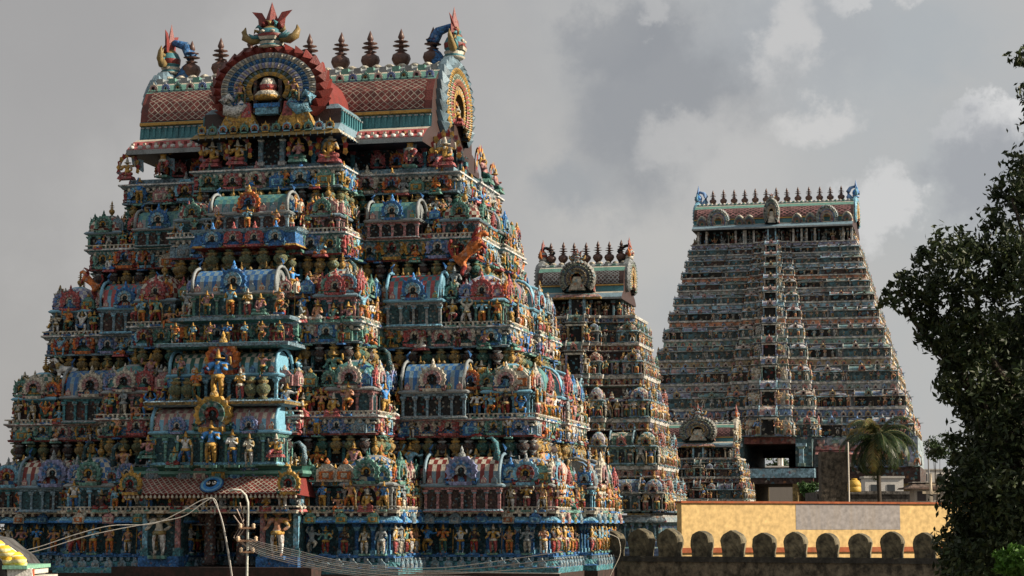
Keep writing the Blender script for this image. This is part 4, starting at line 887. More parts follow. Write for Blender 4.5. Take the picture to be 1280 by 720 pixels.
# ------------------------------------------------------------------ generic tower for the three farther gopurams
def axis(Y, px):
    p = at(px, 650, Y); return p.x, p.y
def far_tower(name, px, Y, label, tiers, a0, b0, a1, b1, mat, roofspec, wins, bayw, zbase=0, zneck=None, figs=.8, pw=1.5, det=0, lim=100, winpart='window', pale=0):
    """tiers: list of z of ledges from the ground storey up to the neck"""
    x, y = axis(Y, px); T = Tower(name, x, y, -PHI, label, mat, det=0); T.pil, T.drop = pils()
    n = len(tiers)-1; A = lambda z: a0+(a1-a0)*((z-tiers[0])/(tiers[-1]-tiers[0])); B = lambda z: b0+(b1-b0)*((z-tiers[0])/(tiers[-1]-tiers[0]))
    BW = lambda z: bayw[0]+(bayw[1]-bayw[0])*((z-tiers[0])/(tiers[-1]-tiers[0]))
    pj = lambda z: bayw[2]+(bayw[3]-bayw[2])*((z-tiers[0])/(tiers[-1]-tiers[0]))
    wall_cols = ['sky', 'cream', 'grey', 'greenl', 'white', 'grey', 'sky', 'pink', 'lav'] if pale else ['sky', 'pink', 'cream', 'greenl', 'ochre', 'grey', 'blue', 'brick', 'lav']
    RC = (lambda: rc(random.choice((4, 2, 0, 1, 4)))) if pale else rc
    for i in range(n):
        cw = (wins(i)[0] if wins else 0)+.18; CL = lambda it, m=1.0: [q for q in it if not (q[2] == 0 and abs(q[0]) < cw*m)]
        z0, z4 = tiers[i], tiers[i+1]; H = z4-z0; z1 = z0+.40*H; z2 = z0+(.66 if pale else .72)*H; z3 = z0+(.68 if pale else .76)*H
        a, b, a2, b2 = A(z0), B(z0), A(z4), B(z4); w, w2 = BW(z0), BW(z4)
        P = plan(a, b, [(w, b+pj(z0)*.55), (w*.5, b+pj(z0))]); Q = plan(a2, b2, [(w2, b2+pj(z4)*.55), (w2*.5, b2+pj(z4))])
        g = G(); wc = tuple(q*.55 for q in C['greyb']) if pale else C[random.choice(('brown', 'teald', 'dark', 'teald'))]; c1 = C[wall_cols[(i*4) % 9]]; c2 = C[wall_cols[(i*5+2) % 9]]
        g.sweep(offs(P, -.3), [(0, z0), (0, z1+.05)], [wc]); g.sweep(offs(Q, -.15), [(0, z1), (0, z4-.02)], [wc])
        for xx, yy, k in along(offs(P, -.3), figs*.62, (0, 1, 3), .04): 
            M = mat4(xx, yy, z0+.06*H, k); hh = z1-z0-.06*H; pc = random.choice((c1, c2, C['white'], C['sky']))
            q = G(); q.box(-.07*figs*1.6, .07*figs*1.6, -.09, .05, 0, hh, pc); g.inst(q, M)
        T.part('storey_wall', g)
        g = G(); pr, cs = kapota(z1, H*.09, .12*figs*1.3, c1, c2); g.sweep(offs(P, -.22), pr, cs); T.part('cornice', g)
        g = G(); bc = C[('blue', 'grey', 'ochre', 'greenl', 'org', 'sky', 'grey', 'org', 'sky', 'greyb', 'lav', 'grey')[i % 12]] if pale else C[random.choice(('brick', 'blue', 'teal', 'pink', 'ochre', 'green'))]
        g.sweep(Q, [(-.2, z3-.03*H), (.10, z3), (.12, z3+.03*H), (.02, z3+.05*H), (.02, z4-.09*H), (.16, z4-.07*H), (.2, z4-.015), (.2, z4+.02*H), (.0, z4+.03*H)], [c2, C['white'], bc, bc, C['grey'], C['white'], C['white'], C['grey']])
        T.part('ledge', g)
        gg = G(); m = 0
        for xx, yy, k in CL(along(Q, figs*1.15, (0, 1, 3), .04, jit=.05)):
            T.put('arch_ornament', random.choice(ARCH), xx, yy, z3, k, H*.19)
        # pavilion row
        sps = []
        s_ = w+.45*pw
        cp = [(a-pw*.5, pw, 'dome')]; rest = a-pw-w; nn = max(0, int(rest/(pw*1.45)))
        for q in range(nn):
            c_ = w+(q+.5)*rest/nn; cp.append((c_, rest/nn*.78, 'vault' if (nn-q) % 2 else 'dome'))
        for c_, ww, kd in cp:
            for sg in (1, -1):
                pavilion(T, sg*c_, b+.12+(.15 if kd == 'vault' else 0), 0, ww, min(ww, .9*pw), z0+.03*H, z1, z2-z1, kd, RC(), dets=0, body=det)
        for sg in (1, -1): pavilion(T, sg*(w*.78), b+pj(z0)*.55+.12, 0, w*.42, w*.4, z0+.03*H, z1, z2-z1, 'dome', RC(), dets=0, body=det)
        for q in (-b*.62, 0, b*.62): pavilion(T, q, a+.1, 1, b*.5, pw*.6, z0+.03*H, z1, z2-z1, 'vault' if q == 0 else 'dome', RC(), dets=0, body=det)
        for xx, yy, k in CL(along(P, figs, (0, 1, 3), .13, jit=.1*figs), 1.25):
            T.put('statue', fig(random.choice((0, 1, 2, 3, 4, 5, 7, 9)), random.randrange(12)), xx, yy, z0+.03*H, k, (z1-z0)*random.uniform(.85, 1.25))
        for xx, yy, k in CL(along(P, figs*1.5, (0, 1, 3), -.1, jit=.1*figs)):
            T.put('statue', fig(random.choice((10, 11, 12, 3)), random.randrange(12)), xx, yy, z1+.08*H, k, (z2-z1)*random.uniform(.7, 1.0))
        # bay opening with frame; its inner shade is painted as a near-black box
        if wins:
            ww, wh = wins(i); tt = b+pj(z0)
            g = G(); g.box(-ww-.12, -ww, -tt-.2, -tt+.1, z0+.06*H, z0+wh, c2); g.box(ww, ww+.12, -tt-.2, -tt+.1, z0+.06*H, z0+wh, c2); g.box(-ww-.2, ww+.2, -tt-.24, -tt+.1, z0+wh, z0+wh+.06*H, C['cream']); g.box(-ww, ww, -tt+.02, -tt+.26, z0+.06*H, z0+wh, C['dark'])
            for sg in (-1, 1):
                bb = w*.5-.25; g.box(min(sg*(ww+.13), sg*bb), max(sg*(ww+.13), sg*bb), -tt+.0, -tt+.2, z0+.06*H, z0+wh*.95, C['cream' if pale else 'greyb'])
            T.part(winpart, g)
            pavilion(T, 0, tt+.1, 0, ww*2.6, .8, z0+wh+.07*H, z0+wh+.1*H, H*.32, 'vault', RC(), dets=0, body=0)
            for sg in (1, -1): T.put('guardian_statue', fig(9, random.randrange(12)), sg*(ww+.35*figs+.1), -tt-.1, z0+.05*H, 0, wh*1.0)
    return T
CPK = dict(Y=0)
# 2: middle tower, partly behind the first
t2z = [8.7, 11.6, 14.6, 17.4, 19.5, 21.3]
T2 = far_tower('temple_tower', 734, 131, 'slender painted temple tower behind the largest one, with seven finials in view', t2z, 5.7, 4.6, 3.5, 2.3, STM, None,
               lambda i: (.42, (1.25, 1.25, 1.3, 1.3, 1.1)[i]), (2.4, 1.25, 1.5, .7), figs=.62, pw=1.15, det=1)
T2.mat = STM
g = G(); P2 = plan(5.7, 4.6, [(2.4, 5.6), (1.2, 6.1)])
g.sweep(offs(P2, -.3), [(0, 5), (0, 8.1)], [C['teald']])
for x, y, k in along(offs(P2, -.3), .5, (0, 1, 3), 0): g.inst(pillar(1, C['sky'], C['blue'], .08), mat4(x, y, 6.9, k, 1, None, 1.15))
g.sweep(P2, [(.1, 6.0), (.25, 6.0), (.25, 6.5), (.1, 6.6), (.1, 6.9), (-.3, 6.92)], [C['gold'], C['blue'], C['teal'], C['blue'], C['sky']])
pr, cs = kapota(8.05, .5, .3, C['greyb'], C['grey']); g.sweep(P2, pr, cs); T2.part('ground_storey', g)
g = G(); g.sweep(offs(P2, .1), [(.2, 0), (.2, 6.02)], [C['brown']]); T2.part('granite_foot', g, mat=MOS)
def neck_roof(T, zn, zr0, zr, a, b, bw, bt, nf, fh, lat, big, bcols, gcols, crest=True, arc='grey'):
    g = G(); P = plan(a-.15, b-.15, [(bw, bt)]); g.sweep(offs(P, -.5), [(0, zn), (0, zr0+.3)], [C['dark']])
    for x, y, k in along(offs(P, -.45), .9, (0, 1, 3)): g.inst(pillar(1, pick('sky', 'cream', 'teal'), C['brick'], .09), mat4(x, y, zn, k, 1, None, zr0-zn))
    for x, y, k in along(P, 1.1, (0, 1, 3), -.1, jit=.1): T.put('statue', fig(random.choice((11, 12, 10, 2, 9)), random.randrange(12), 0), x, y, zn+.05, k, (zr0-zn)*.85)
    T.part('neck_wall', g)
    roof(T, 0, zr0, a-.3, b-.2, zr, None, nf, fh, lat, (a-.3)*.82, bcols, gcols, det=0)
    g = G(); g.sweep(rect(-bw-.2, bw+.2, -bt-.1, -b*.5), [(.2, zr0), (.25, zr0+.1), (.0, zr0+.3), (-.1, zr0+.35)], [C['gold'], C['pink'], C['teal']]); T.part('bay_roof', g)
    ge, _, cz = gable_end(C[arc], [C['cream'], C['greenl'], C['greyb'], C['lav'], C['ochre'], C['cream']], big[0], big[1]); e = T.part('great_arch', ge, M=mat4(0, -bt-.0, zr0+.3))
    vs = []; K = 8; g = G()
    for y in (.15, bt-.5):
        for q in range(K+1): vs.append((-big[0]*.45*math.cos(math.pi*q/K), y, big[1]*.1+big[1]*.62*math.sin(math.pi*q/K)))
    g.add(vs, [(q, q+1, K+2+q, K+1+q) for q in range(K)], C['brick']); g.add(vs, [list(range(K+1))], C['dark']); obj('vault', g, T.mat, e)
    g = G(); g.frus(0, -.0, big[1]*.12, big[1]*.5, big[0]*.24, .2, big[0]*.1, .12, C['cream']); obj('inner_shrine', g, T.mat, e)
    if crest: obj('lion_crest', crown_face([C['sky'], C['white'], C['gold'], C['brick']]), T.mat, e, mat4(0, .05, big[1]*.93, 0, big[0]*.28, None, big[0]*.24))
    g = G(); g.box(-.35, .35, -bt-.02, -bt+.3, zn+.05, zr0-.05, C['dark'])  # window's inner shade painted as a near-black box
    for sx in (-1, 1): g.box(sx*.45-.08, sx*.45+.08, -bt-.1, -bt+.2, zn, zr0, C['sky'])
    T.part('window', g)
neck_roof(T2, 21.3, 22.4, 25.0, 3.15, 2.1, 1.15, 2.9, 7, 1.6, ('brown', 'grey', .3, .3), (2.3, 2.3), ('grey', 'cream', 'org', 'brick', 'dark'), ('grey', ('cream', 'greenl', 'ochre', 'brick', 'gold', 'gold')))
T2.flush(100)
# 3: the great far tower with thirteen storeys
def zat(py, Y=240): return at(975, py, Y).z
led = [594, 549, 512, 480, 450, 424, 400, 379, 361, 345, 330, 316, 302]
t3z = [zat(p) for p in led]
wn = [(1.9, 0), (.95, 0)]
T3 = far_tower('temple_tower', 977, 246, 'tallest and most distant temple tower, many storeys, thirteen finials on its roof', t3z[1:], 16.4, 9.6, 9.9, 5.2, STF, None,
               lambda i: (.78-.02*i, (t3z[i+2]-t3z[i+1])*.56), (5.6, 1.9, 4.2, 1.4), figs=.85, pw=2.0, pale=1)
zn, z00 = t3z[-1], t3z[0]
neck_roof(T3, zn, zn+1.6, zat(255, 246), 10.0, 4.9, 1.2, 6.2, 13, 2.1, ('brown', 'pink', .7, .3), (1.9, 3.6), ('blueb', 'grey', 'sky', 'blue', 'blueb'), ('sky', ('cream', 'greenl', 'ochre', 'brick', 'gold', 'gold')))
for sx in (-6.6, 6.6):
    ge, _, cz = gable_end(C['grey'], [C['cream'], C['greenl'], C['blueb'], C['lav'], C['rose'], C['cream']], 2.6, 3.0); T3.part('roof_dormer', ge, M=mat4(sx, -5.4, zn+1.5))
for sx in (-8.6, -4.0, 3.0, 9.0, 4.6, -2.8):
    ge, _, cz = gable_end(C['cream'], [C['cream'], C['greenl'], C['blueb'], C['lav'], C['rose'], C['cream']], 1.3, 2.2); T3.part('roof_dormer', ge, M=mat4(sx, -5.3, zn+1.4))
    g = G(); [g.box(q-.12, q+.12, -5.3, -5.0, zn, zn+1.6, C['white']) for q in (sx-.5, sx+.5)]; T3.part('dormer_post', g)
# gateway storeys with the two real passages through the tower
zo0, zo1 = zat(585), zat(557); zl0, zl1 = zat(624), zat(606)
a3 = 16.9; b3 = 9.9
def blk(x0, x1, z0, z1, c, t=b3): return G().box(x0, x1, -t, t, z0, z1, c)
g = G()
for (x0, x1, c, t) in ((-a3, -4.9, 'greyb', b3), (4.9, a3, 'greyb', b3), (-4.9, -3.0, 'teald', b3+2.4), (3.0, 4.9, 'teald', b3+2.4)):
    g.box(x0, x1, -t, b3, zo0-.02, t3z[1]-.02, C[c])
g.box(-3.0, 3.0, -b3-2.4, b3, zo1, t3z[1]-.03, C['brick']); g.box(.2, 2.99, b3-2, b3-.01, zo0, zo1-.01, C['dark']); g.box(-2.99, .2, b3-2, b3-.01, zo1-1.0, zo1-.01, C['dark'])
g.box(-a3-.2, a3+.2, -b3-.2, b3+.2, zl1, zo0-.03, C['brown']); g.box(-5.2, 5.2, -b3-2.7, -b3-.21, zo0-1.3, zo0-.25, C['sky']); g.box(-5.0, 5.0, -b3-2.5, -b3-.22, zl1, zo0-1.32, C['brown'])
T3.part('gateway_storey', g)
g = G()
for (x0, x1) in ((-a3-.4, -2.6), (2.6, 3.2), (6.8, a3+.4)): g.box(x0, x1, -b3-.4, b3+.4, 0, zl1-.01, C['ochre'])
for (x0, x1) in ((-5.2, -2.6), (2.6, 3.2)): g.box(x0, x1, -b3-2.6, -b3-.41, 0, zl1-.012, C['ochre'])
T3.part('granite_gate', g, mat=MOS)
for (x0, x1, ybk) in ((4.9, a3, b3), (-a3, -4.9, b3)):
    n_ = int((x1-x0)/1.5)
    for i in range(n_):
        x = x0+(i+.5)*(x1-x0)/n_
        T3.part('gateway_pilaster', pillar(t3z[1]-zo0-.3, pick('pink', 'sky', 'greenl', 'lav'), C['cream'], .28), M=mat4(x, -b3-.2, zo0))
        T3.put('statue', fig(random.choice((0, 1, 2, 5)), random.randrange(12)), x+.75, -b3-.3, zo0, 0, 1.9)
for sx in (-1, 1): T3.part('gateway_pilaster', pillar(zo1-zo0, C['sky'], C['greenl'], .4), M=mat4(sx*3.7, -b3-2.6, zo0))
g = G(); g.box(5.2, 13.0, -b3-1.2, -b3, zo0+1.9, zo0+2.3, C['rose']); g.add([(5.2, -b3-1.6, zo0+1.4), (13, -b3-1.6, zo0+1.4), (13, -b3, zo0+2.5), (5.2, -b3, zo0+2.5)], [(0, 1, 2, 3)], C['rose']); T3.part('awning', g)
T3.flush(100)
# 4: small tower between
t4z = [8.0, 10.2, 12.2, 13.9]
T4 = far_tower('temple_tower', 879, 184, 'smallest temple tower, low behind the yellow wall, with a round arch on its roof', t4z, 4.7, 3.4, 3.5, 2.2, STM, None, lambda i: (.22, .8), (1.9, 1.1, 1.0, .6), figs=.6, pw=1.0)
neck_roof(T4, 13.9, 14.9, 17.3, 3.4, 2.0, 1.1, 2.7, 5, .9, ('brown', 'pink', .4, .3), (3.3, 2.6), ('grey', 'cream', 'org', 'brick', 'dark'), ('cream', ('cream', 'greenl', 'ochre', 'brick', 'gold', 'gold')))
g = G(); g.box(-5, 5, -3.7, 3.7, 0, 8.0, C['brown']); T4.part('granite_foot', g, mat=MOS)
for i, (q, z_, h_) in enumerate(((4.75, 8.0, 1.5), (4.4, 9.1, 1.2), (4.35, 10.2, 1.3), (4.0, 11.2, 1.2), (3.9, 12.2, 1.2), (3.6, 13.2, 1.1), (3.5, 14.2, 1.3), (3.4, 15.4, 1.3))): T4.put('statue', fig((5, 3, 7, 4, 0, 2, 1, 9)[i], (3, 11, 3, 5, 11, 3, 5, 3)[i]), q, -q*.72, z_, .5, h_, w=9)
T4.flush(100)
print('far towers', len(bpy.data.objects))
# ------------------------------------------------------------------ ground and walls
g = G(); g.add([(-900, -100, 0), (900, -100, 0), (900, 2000, 0), (-900, 2000, 0)], [(0, 1, 2, 3)], (.16, .13, .09)); tag(obj('ground', g, MOS), kind='structure')
def line(pa, pb): return Vector((pb.x-pa.x, pb.y-pa.y, 0))
# battlemented wall running from the near tower's flank to the tree
wa = at(744, 700, 78.2); wb = at(1240, 700, 71.5); dv = line(wa, wb); Lw = dv.length; ang = math.atan2(dv.y, dv.x)
zt = at(1000, 697, 75).z; BW_ = empty('battlemented_wall', (wa.x, wa.y, 0), ang, 'low mossy old masonry wall with a row of onion topped merlons', 'wall')
rng = random.Random(3)
def rough_sheet(x0, x1, y0, y1, z0, z1, nx, nz, col, amp=.03):
    g = G(); vs = []
    for s_, y in ((1, y0), (-1, y1)):
        for j in range(nz+1):
            for i in range(nx+1):
                vs.append((x0+(x1-x0)*i/nx, y+rng.uniform(-amp, amp), z0+(z1-z0)*j/nz+(rng.uniform(-amp, amp) if j in (nz,) else 0)))
    m = nx+1; o = m*(nz+1); fs = []
    for j in range(nz):
        for i in range(nx): q = j*m+i; fs.append((q, q+1, q+m+1, q+m)); fs.append((o+q+1, o+q, o+q+m, o+q+m+1))
    for i in range(nx): q = nz*m+i; fs.append((q, q+1, o+q+1, o+q))
    fs.append([j*m for j in range(nz+1)]+[o+j*m for j in range(nz, -1, -1)]); fs.append([j*m+nx for j in range(nz, -1, -1)]+[o+j*m+nx for j in range(nz+1)])
    return g.add(vs, fs, col)
obj('wall', rough_sheet(0, Lw, -.35, .35, 0, zt, 90, 10, (.20, .17, .12)), MOS, BW_)
g = G(); g.add([(0, -.42, zt-.18), (Lw, -.42, zt-.18), (Lw, -.36, zt+.02), (0, -.36, zt+.02), (0, .4, zt-.18), (Lw, .4, zt-.18), (Lw, .36, zt+.02), (0, .36, zt+.02)], [(0, 1, 2, 3), (3, 2, 6, 7), (7, 6, 5, 4), (0, 3, 7, 4), (1, 5, 6, 2), (0, 4, 5, 1)], (.06, .055, .045)); obj('coping', g, MOS, BW_)
def merlon(w, h, seed):
    r = random.Random(seed); out = []
    for t in (0, .25, .45, .62, .75, .86, .94, 1.0):
        ww = (.44, .45, .50, .51, .47, .38, .22, .05)[(0, .25, .45, .62, .75, .86, .94, 1.0).index(t)]
        out.append((ww*w+r.uniform(-.012, .012), t*h+r.uniform(-.01, .01)))
    pts = [(-a, z) for a, z in out]+[(a, z) for a, z in out[::-1]]; g = G(); n = len(pts)
    vs = [(x, -.22+r.uniform(-.012, .012), z) for x, z in pts]+[(x*.9, -.27, .05+z*.93) for x, z in pts]+[(x, .22, z) for x, z in pts]
    fs = [[n+i for i in range(n)], [2*n+i for i in range(n)][::-1]]
    for i in range(n):
        j = (i+1) % n; fs += [(i, j, n+j, n+i), (i, 2*n+i, 2*n+j, j)]
    return g.add(vs, fs, (lambda k: (.16*k, .14*k, .09*k))(r.uniform(.75, 1.35)))
for i, px in enumerate((765, 802, 838, 878, 917, 956, 995, 1035, 1076, 1116, 1157, 1199, 1240)):
    # meet the wall line
    t = 0; best = None
    for q in range(0, 2001):
        u = q/2000*1.05; p = Vector((wa.x, wa.y, 0))+dv*u; d = p.y*math.cos(TH)+(zt-CZ)*math.sin(TH)
        e = abs(640+F*p.x/d-px)
        if best is None or e < best[0]: best = (e, u*Lw)
    obj('merlon', merlon(.80 if i > 2 else .9, 1.0 if i > 2 else 1.05, i), MOS, BW_, mat4(best[1], 0, zt-.03, rng.uniform(-.05, .05), rng.uniform(.94, 1.07), 1, rng.uniform(.93, 1.05)))
# yellow enclosure wall behind it, with a bare grey plaster panel
ya = at(852, 650, 101); yb = at(1280, 650, 109); dv2 = line(ya, yb); L2_ = dv2.length; an2 = math.atan2(dv2.y, dv2.x)
ztop = at(1000, 627, 104).z
YW = empty('yellow_wall', (ya.x, ya.y, 0), an2, 'plain yellow plastered wall with a red brown top edge and a grey patch', 'wall')
obj('wall', rough_sheet(0, L2_, 0, .5, 0, ztop-.1, 60, 6, (.60, .425, .185), .006), YEL, YW)
g = G(); g.box(-.06, L2_, -.1, .6, ztop-.1, ztop+.0, (.30, .08, .03)); obj('coping', g, YEL, YW)
g = G(); g.box(-.06, L2_, -.12, -.005, at(1000, 690, 104).z, at(1000, 684, 104).z, (.30, .08, .03)); obj('painted_plinth_line', g, YEL, YW)
def onwall(px):
    best = None
    for q in range(2001):
        u = q/2000; p = Vector((ya.x, ya.y, 0))+dv2*u; e = abs(640+F*p.x/p.y/math.cos(TH)-px)
        if best is None or e < best[0]: best = (e, u*L2_)
    return best[1]
g = G(); g.box(onwall(995), onwall(1125), -.012, .004, at(1000, 662, 104).z, ztop-.11, (.27, .255, .25)); obj('plaster_panel', g, YEL, YW)
# terrace, ruined block and little roofs behind the yellow wall
p = at(1043, 600, 150); g = rough_sheet(-1.05, 1.05, -.6, .9, 0, at(1043, 565, 150).z, 6, 24, (.15, .125, .095), .05); b = obj('masonry_block', g, MOS); b.location = (p.x, p.y, 0); tag(b, 'tall weathered brown masonry block standing left of the palm', 'masonry block')
p = at(1120, 618, 152); g = G(); g.box(-6.0, 4.2, -.3, 6, 0, at(1120, 615, 152).z, (.13, .12, .11)); g.box(-6.1, 4.3, -.42, -.25, at(1120, 618, 152).z, at(1120, 614, 152).z, (.2, .19, .18)); b = obj('flat_roofed_house', g, MOS); b.location = (p.x, p.y, 0); tag(b, 'long low grey flat roofed house below the palm', 'house')
p = at(1158, 618, 140); hz = at(1158, 610, 140).z; e = empty('tiled_hut', (p.x, p.y, 0), 0, 'small pale hut with a layered dark roof beside the big tree', 'hut')
g = G(); g.box(-1.0, 1.0, -.8, .8, 0, hz-.1, (.42, .38, .32)); obj('wall', g, PLN, e)
g = G(); g.frus(0, 0, hz-.1, hz+.02, 1.8, 1.3, 1.7, 1.2, (.10, .06, .045)); g.frus(0, 0, hz+.02, hz+.35, 1.5, 1.1, .9, .6, (.16, .12, .1)); g.frus(0, 0, hz+.35, hz+.42, 1.15, .8, 1.05, .7, (.2, .18, .16)); obj('roof', g, MOS, e)
g = G(); g.box(-.8, -.2, -.84, -.78, hz-.9, hz-.25, (.06, .05, .05)); obj('window', g, PLN, e)
def pole(px, py0, py1, Y, r, col, label, arm=0):
    a = at(px, py1, Y); g = G(); g.lathe([(r*1.15, 0), (r, 2), (r*.8, a.z), (.01, a.z+.03)], 8, col)
    if arm: g.box(-arm, arm, -.05, .05, a.z-1.2, a.z-1.05, col); g.box(-arm*.6, arm*.6, -.05, .05, a.z-.7, a.z-.6, col)
    o = obj('pole', g, PLN); o.location = (a.x, a.y, 0); return tag(o, label, 'pole')
pole(1060, 620, 553, 146, .065, (.5, .45, .38), 'thin pale pole standing between masonry block and palm')
pole(1163, 625, 592, 120, .10, (.6, .5, .36), 'short pale post with crossbars in front of the small hut', .5)
pole(1160, 600, 553, 200, .09, (.16, .16, .16), 'thin dark mast rising behind the hut against the sky')
p = at(1068, 611, 147); e = empty('water_tank', (p.x, p.y, at(1068, 615, 147).z), 0, 'small yellow water tank on the house roof beside the palm', 'water tank')
g = G(); g.lathe([(.46, 0), (.5, .08), (.5, .35), (.45, .38), (.5, .42), (.48, .62), (.36, .82), (.2, .9)], 14, (.52, .34, .06)); obj('tank', g, PLN, e)
g = G(); g.lathe([(.22, .88), (.24, .92), (.2, .98), (.02, 1.0)], 12, (.5, .3, .04)); obj('lid', g, PLN, e)
for (px, py, Y, w, hh, lb) in ((1103, 598, 158, 1.5, 1.6, 'bright white rooftop shed under the palm fronds'), (1165, 588, 260, 2.2, 6.0, 'distant white house between the palm and the big tree')):
    p = at(px, 618, Y); zt_ = at(px, py, Y).z; e = empty('white_house', (p.x, p.y, 0), 0, lb, 'house')
    g = G(); g.box(-w, w, -w*.6, w*.6, 0, zt_, (.66, .64, .6)); g.box(-w-.1, w+.1, -w*.6-.1, w*.6+.1, zt_, zt_+.16, (.5, .48, .44)); obj('wall', g, PLN, e)
    for q in (-.5, .35): g = G(); g.box(w*q-.3, w*q+.3, -w*.6-.03, -w*.6+.02, zt_-1.4, zt_-.5, (.05, .06, .07)); obj('window', g, PLN, e)
# white domed pavilion seen through the great tower's passage
p = at(964, 590, 300); e = empty('domed_pavilion', (p.x, p.y, 0), 0, 'white domed pavilion seen through the opening of the tallest tower', 'pavilion')
zb_ = at(964, 583, 300).z; g = G(); g.box(-3.2, 3.6, -2.5, 2.5, 0, zb_-.5, (.2, .18, .16)); g.box(-3.5, 3.9, -2.8, 2.8, zb_-.5, zb_, (.5, .48, .45)); obj('base', g, PLN, e)
for sx in (-1.6, 1.4):
    for sy in (-1.2, 1.2): g = G(); g.lathe([(.32, 0), (.26, .2), (.26, 1.6), (.38, 1.9)], 8, (.72, .7, .66), (sx, sy, zb_)); obj('column', g, PLN, e)
g = G(); g.sweep(rect(-2.0, 1.8, -1.6, 1.6), [(0, zb_+1.85), (.2, zb_+1.9), (.2, zb_+2.1), (0, zb_+2.2)], [(.6, .58, .55)]); g.lathe([(1.7, 2.2), (1.75, 2.5), (1.4, 3.2), (.7, 3.7), (.1, 3.9), (.05, 4.4)], 12, (.45, .43, .42), (0, 0, zb_)); obj('dome', g, PLN, e)
# ------------------------------------------------------------------ plants
def leaves(centers, n, size, seed, cols, flat=.5):
    """n small bent leaves scattered in ellipsoid clumps (x, y, z, rx, ry, rz)"""
    r = np.random.default_rng(seed); w = np.array([c[3]*c[4]*c[5] for c in centers])**.75; w /= w.sum()
    idx = r.choice(len(centers), n, p=w); cc = np.array(centers)[idx]
    d = r.normal(size=(n, 3)); d /= np.linalg.norm(d, axis=1)[:, None]; rad = r.random(n)**.33
    # twigs: pull leaves to random sub-centres so gaps open between sprays
    pos = cc[:, :3]+d*cc[:, 3:]*rad[:, None]
    NS = 20; sub = r.integers(0, NS, n); tw = r.normal(size=(len(centers), NS, 3)); tw /= np.linalg.norm(tw, axis=2)[:, :, None]; tw *= (r.random((len(centers), NS, 1))**.4)
    pos2 = cc[:, :3]+tw[idx, sub]*cc[:, 3:]+r.normal(size=(n, 3))*cc[:, 3:]*.15
    pos = np.where((r.random(n) < .93)[:, None], pos2, pos)
    a = r.normal(size=(n, 3)); a[:, 2] -= .35; a /= np.linalg.norm(a, axis=1)[:, None]; b = np.cross(a, r.normal(size=(n, 3))); b /= np.linalg.norm(b, axis=1)[:, None]; c = np.cross(a, b)
    s = size*r.uniform(.6, 1.25, (n, 1))
    v = np.stack([pos-a*s, pos-b*s*.42+c*s*.12, pos+a*s, pos+b*s*.42+c*s*.12], 1).reshape(-1, 3)
    q = np.arange(n)*4; lp = np.stack([q, q+1, q+2, q, q+2, q+3], 1).ravel().astype(np.int32)
    colr = np.array(cols)[r.integers(0, len(cols), n)]*r.uniform(.7, 1.25, (n, 1))
    g = G(); g.parts = [(v, lp, np.full(2*n, 3, np.int32), np.repeat(colr, 2, 0).astype(np.float32), np.zeros(2*n, bool))]; return g
class Raw(G):
    pass
def limb(g, a, b, r0, r1, seed, n=6, bend=.12):
    r = random.Random(seed); a, b = Vector(a), Vector(b); d = (b-a).length; pts = []
    for i in range(n+1):
        t = i/n; p = a.lerp(b, t); k = math.sin(t*math.pi)*bend*d
        pts.append(p+Vector((r.uniform(-1, 1), r.uniform(-1, 1), r.uniform(-.3, 1)))*k*.5)
    g.tube(pts, [r0+(r1-r0)*i/n for i in range(n+1)], 7, (.045, .035, .025))
GR = [(.022, .038, .014), (.03, .05, .015), (.018, .030, .012), (.05, .065, .02)]
YT = 33.0; tb = at(1330, 650, YT+1.5)
TR = empty('broadleaf_tree', (tb.x, tb.y, 0), 0, 'large dark leafy tree filling the right edge of the view', 'tree')
blobs = []
def bl(px, py, r, Y=YT, fl=1.0, k=1.0):
    p = at(px, py, Y); m = r/F*Y*.96; blobs.append((p.x-tb.x, p.y-tb.y, p.z, m, m*1.3*k, m*fl))
for px, py, r in ((1277, 72, 16), (1282, 118, 15), (1264, 243, 34), (1290, 220, 45), (1232, 290, 34), (1192, 312, 34), (1160, 335, 26), (1128, 360, 24), (1108, 374, 14), (1150, 385, 30), (1190, 370, 44), (1240, 345, 45), (1290, 340, 60),
                  (1180, 425, 34), (1218, 420, 52), (1275, 430, 60), (1204, 474, 38), (1240, 498, 56), (1300, 520, 70), (1228, 548, 44), (1204, 585, 24), (1185, 602, 18), (1215, 615, 42), (1262, 600, 66), (1310, 610, 70), (1205, 665, 24), (1228, 675, 50), (1275, 680, 60), (1215, 720, 45), (1260, 745, 60), (1320, 700, 70), (1178, 688, 14),
                  (1340, 150, 60), (1350, 260, 90), (1400, 380, 110), (1420, 520, 110), (1400, 650, 100), (1330, 60, 40), (1172, 565, 10), (1192, 548, 12)):
    bl(px, py, r, YT+random.uniform(-1, 1.6))
for px, py, r in ((1295, 470, 80), (1262, 580, 70), (1275, 650, 85), (1250, 720, 75), (1300, 560, 90), (1250, 800, 120), (1330, 850, 140)): bl(px, py, r, YT+3.2)
LEAFS = leaves(blobs, 120000, .072, 5, GR)
obj('crown', LEAFS, LEAF, TR)
g = G(); top = at(1300, 300, YT)-tb; top.z += 0
limb(g, (0, 0, 0), (-.1, 0, 7.5), .42, .30, 1, 8, .03)
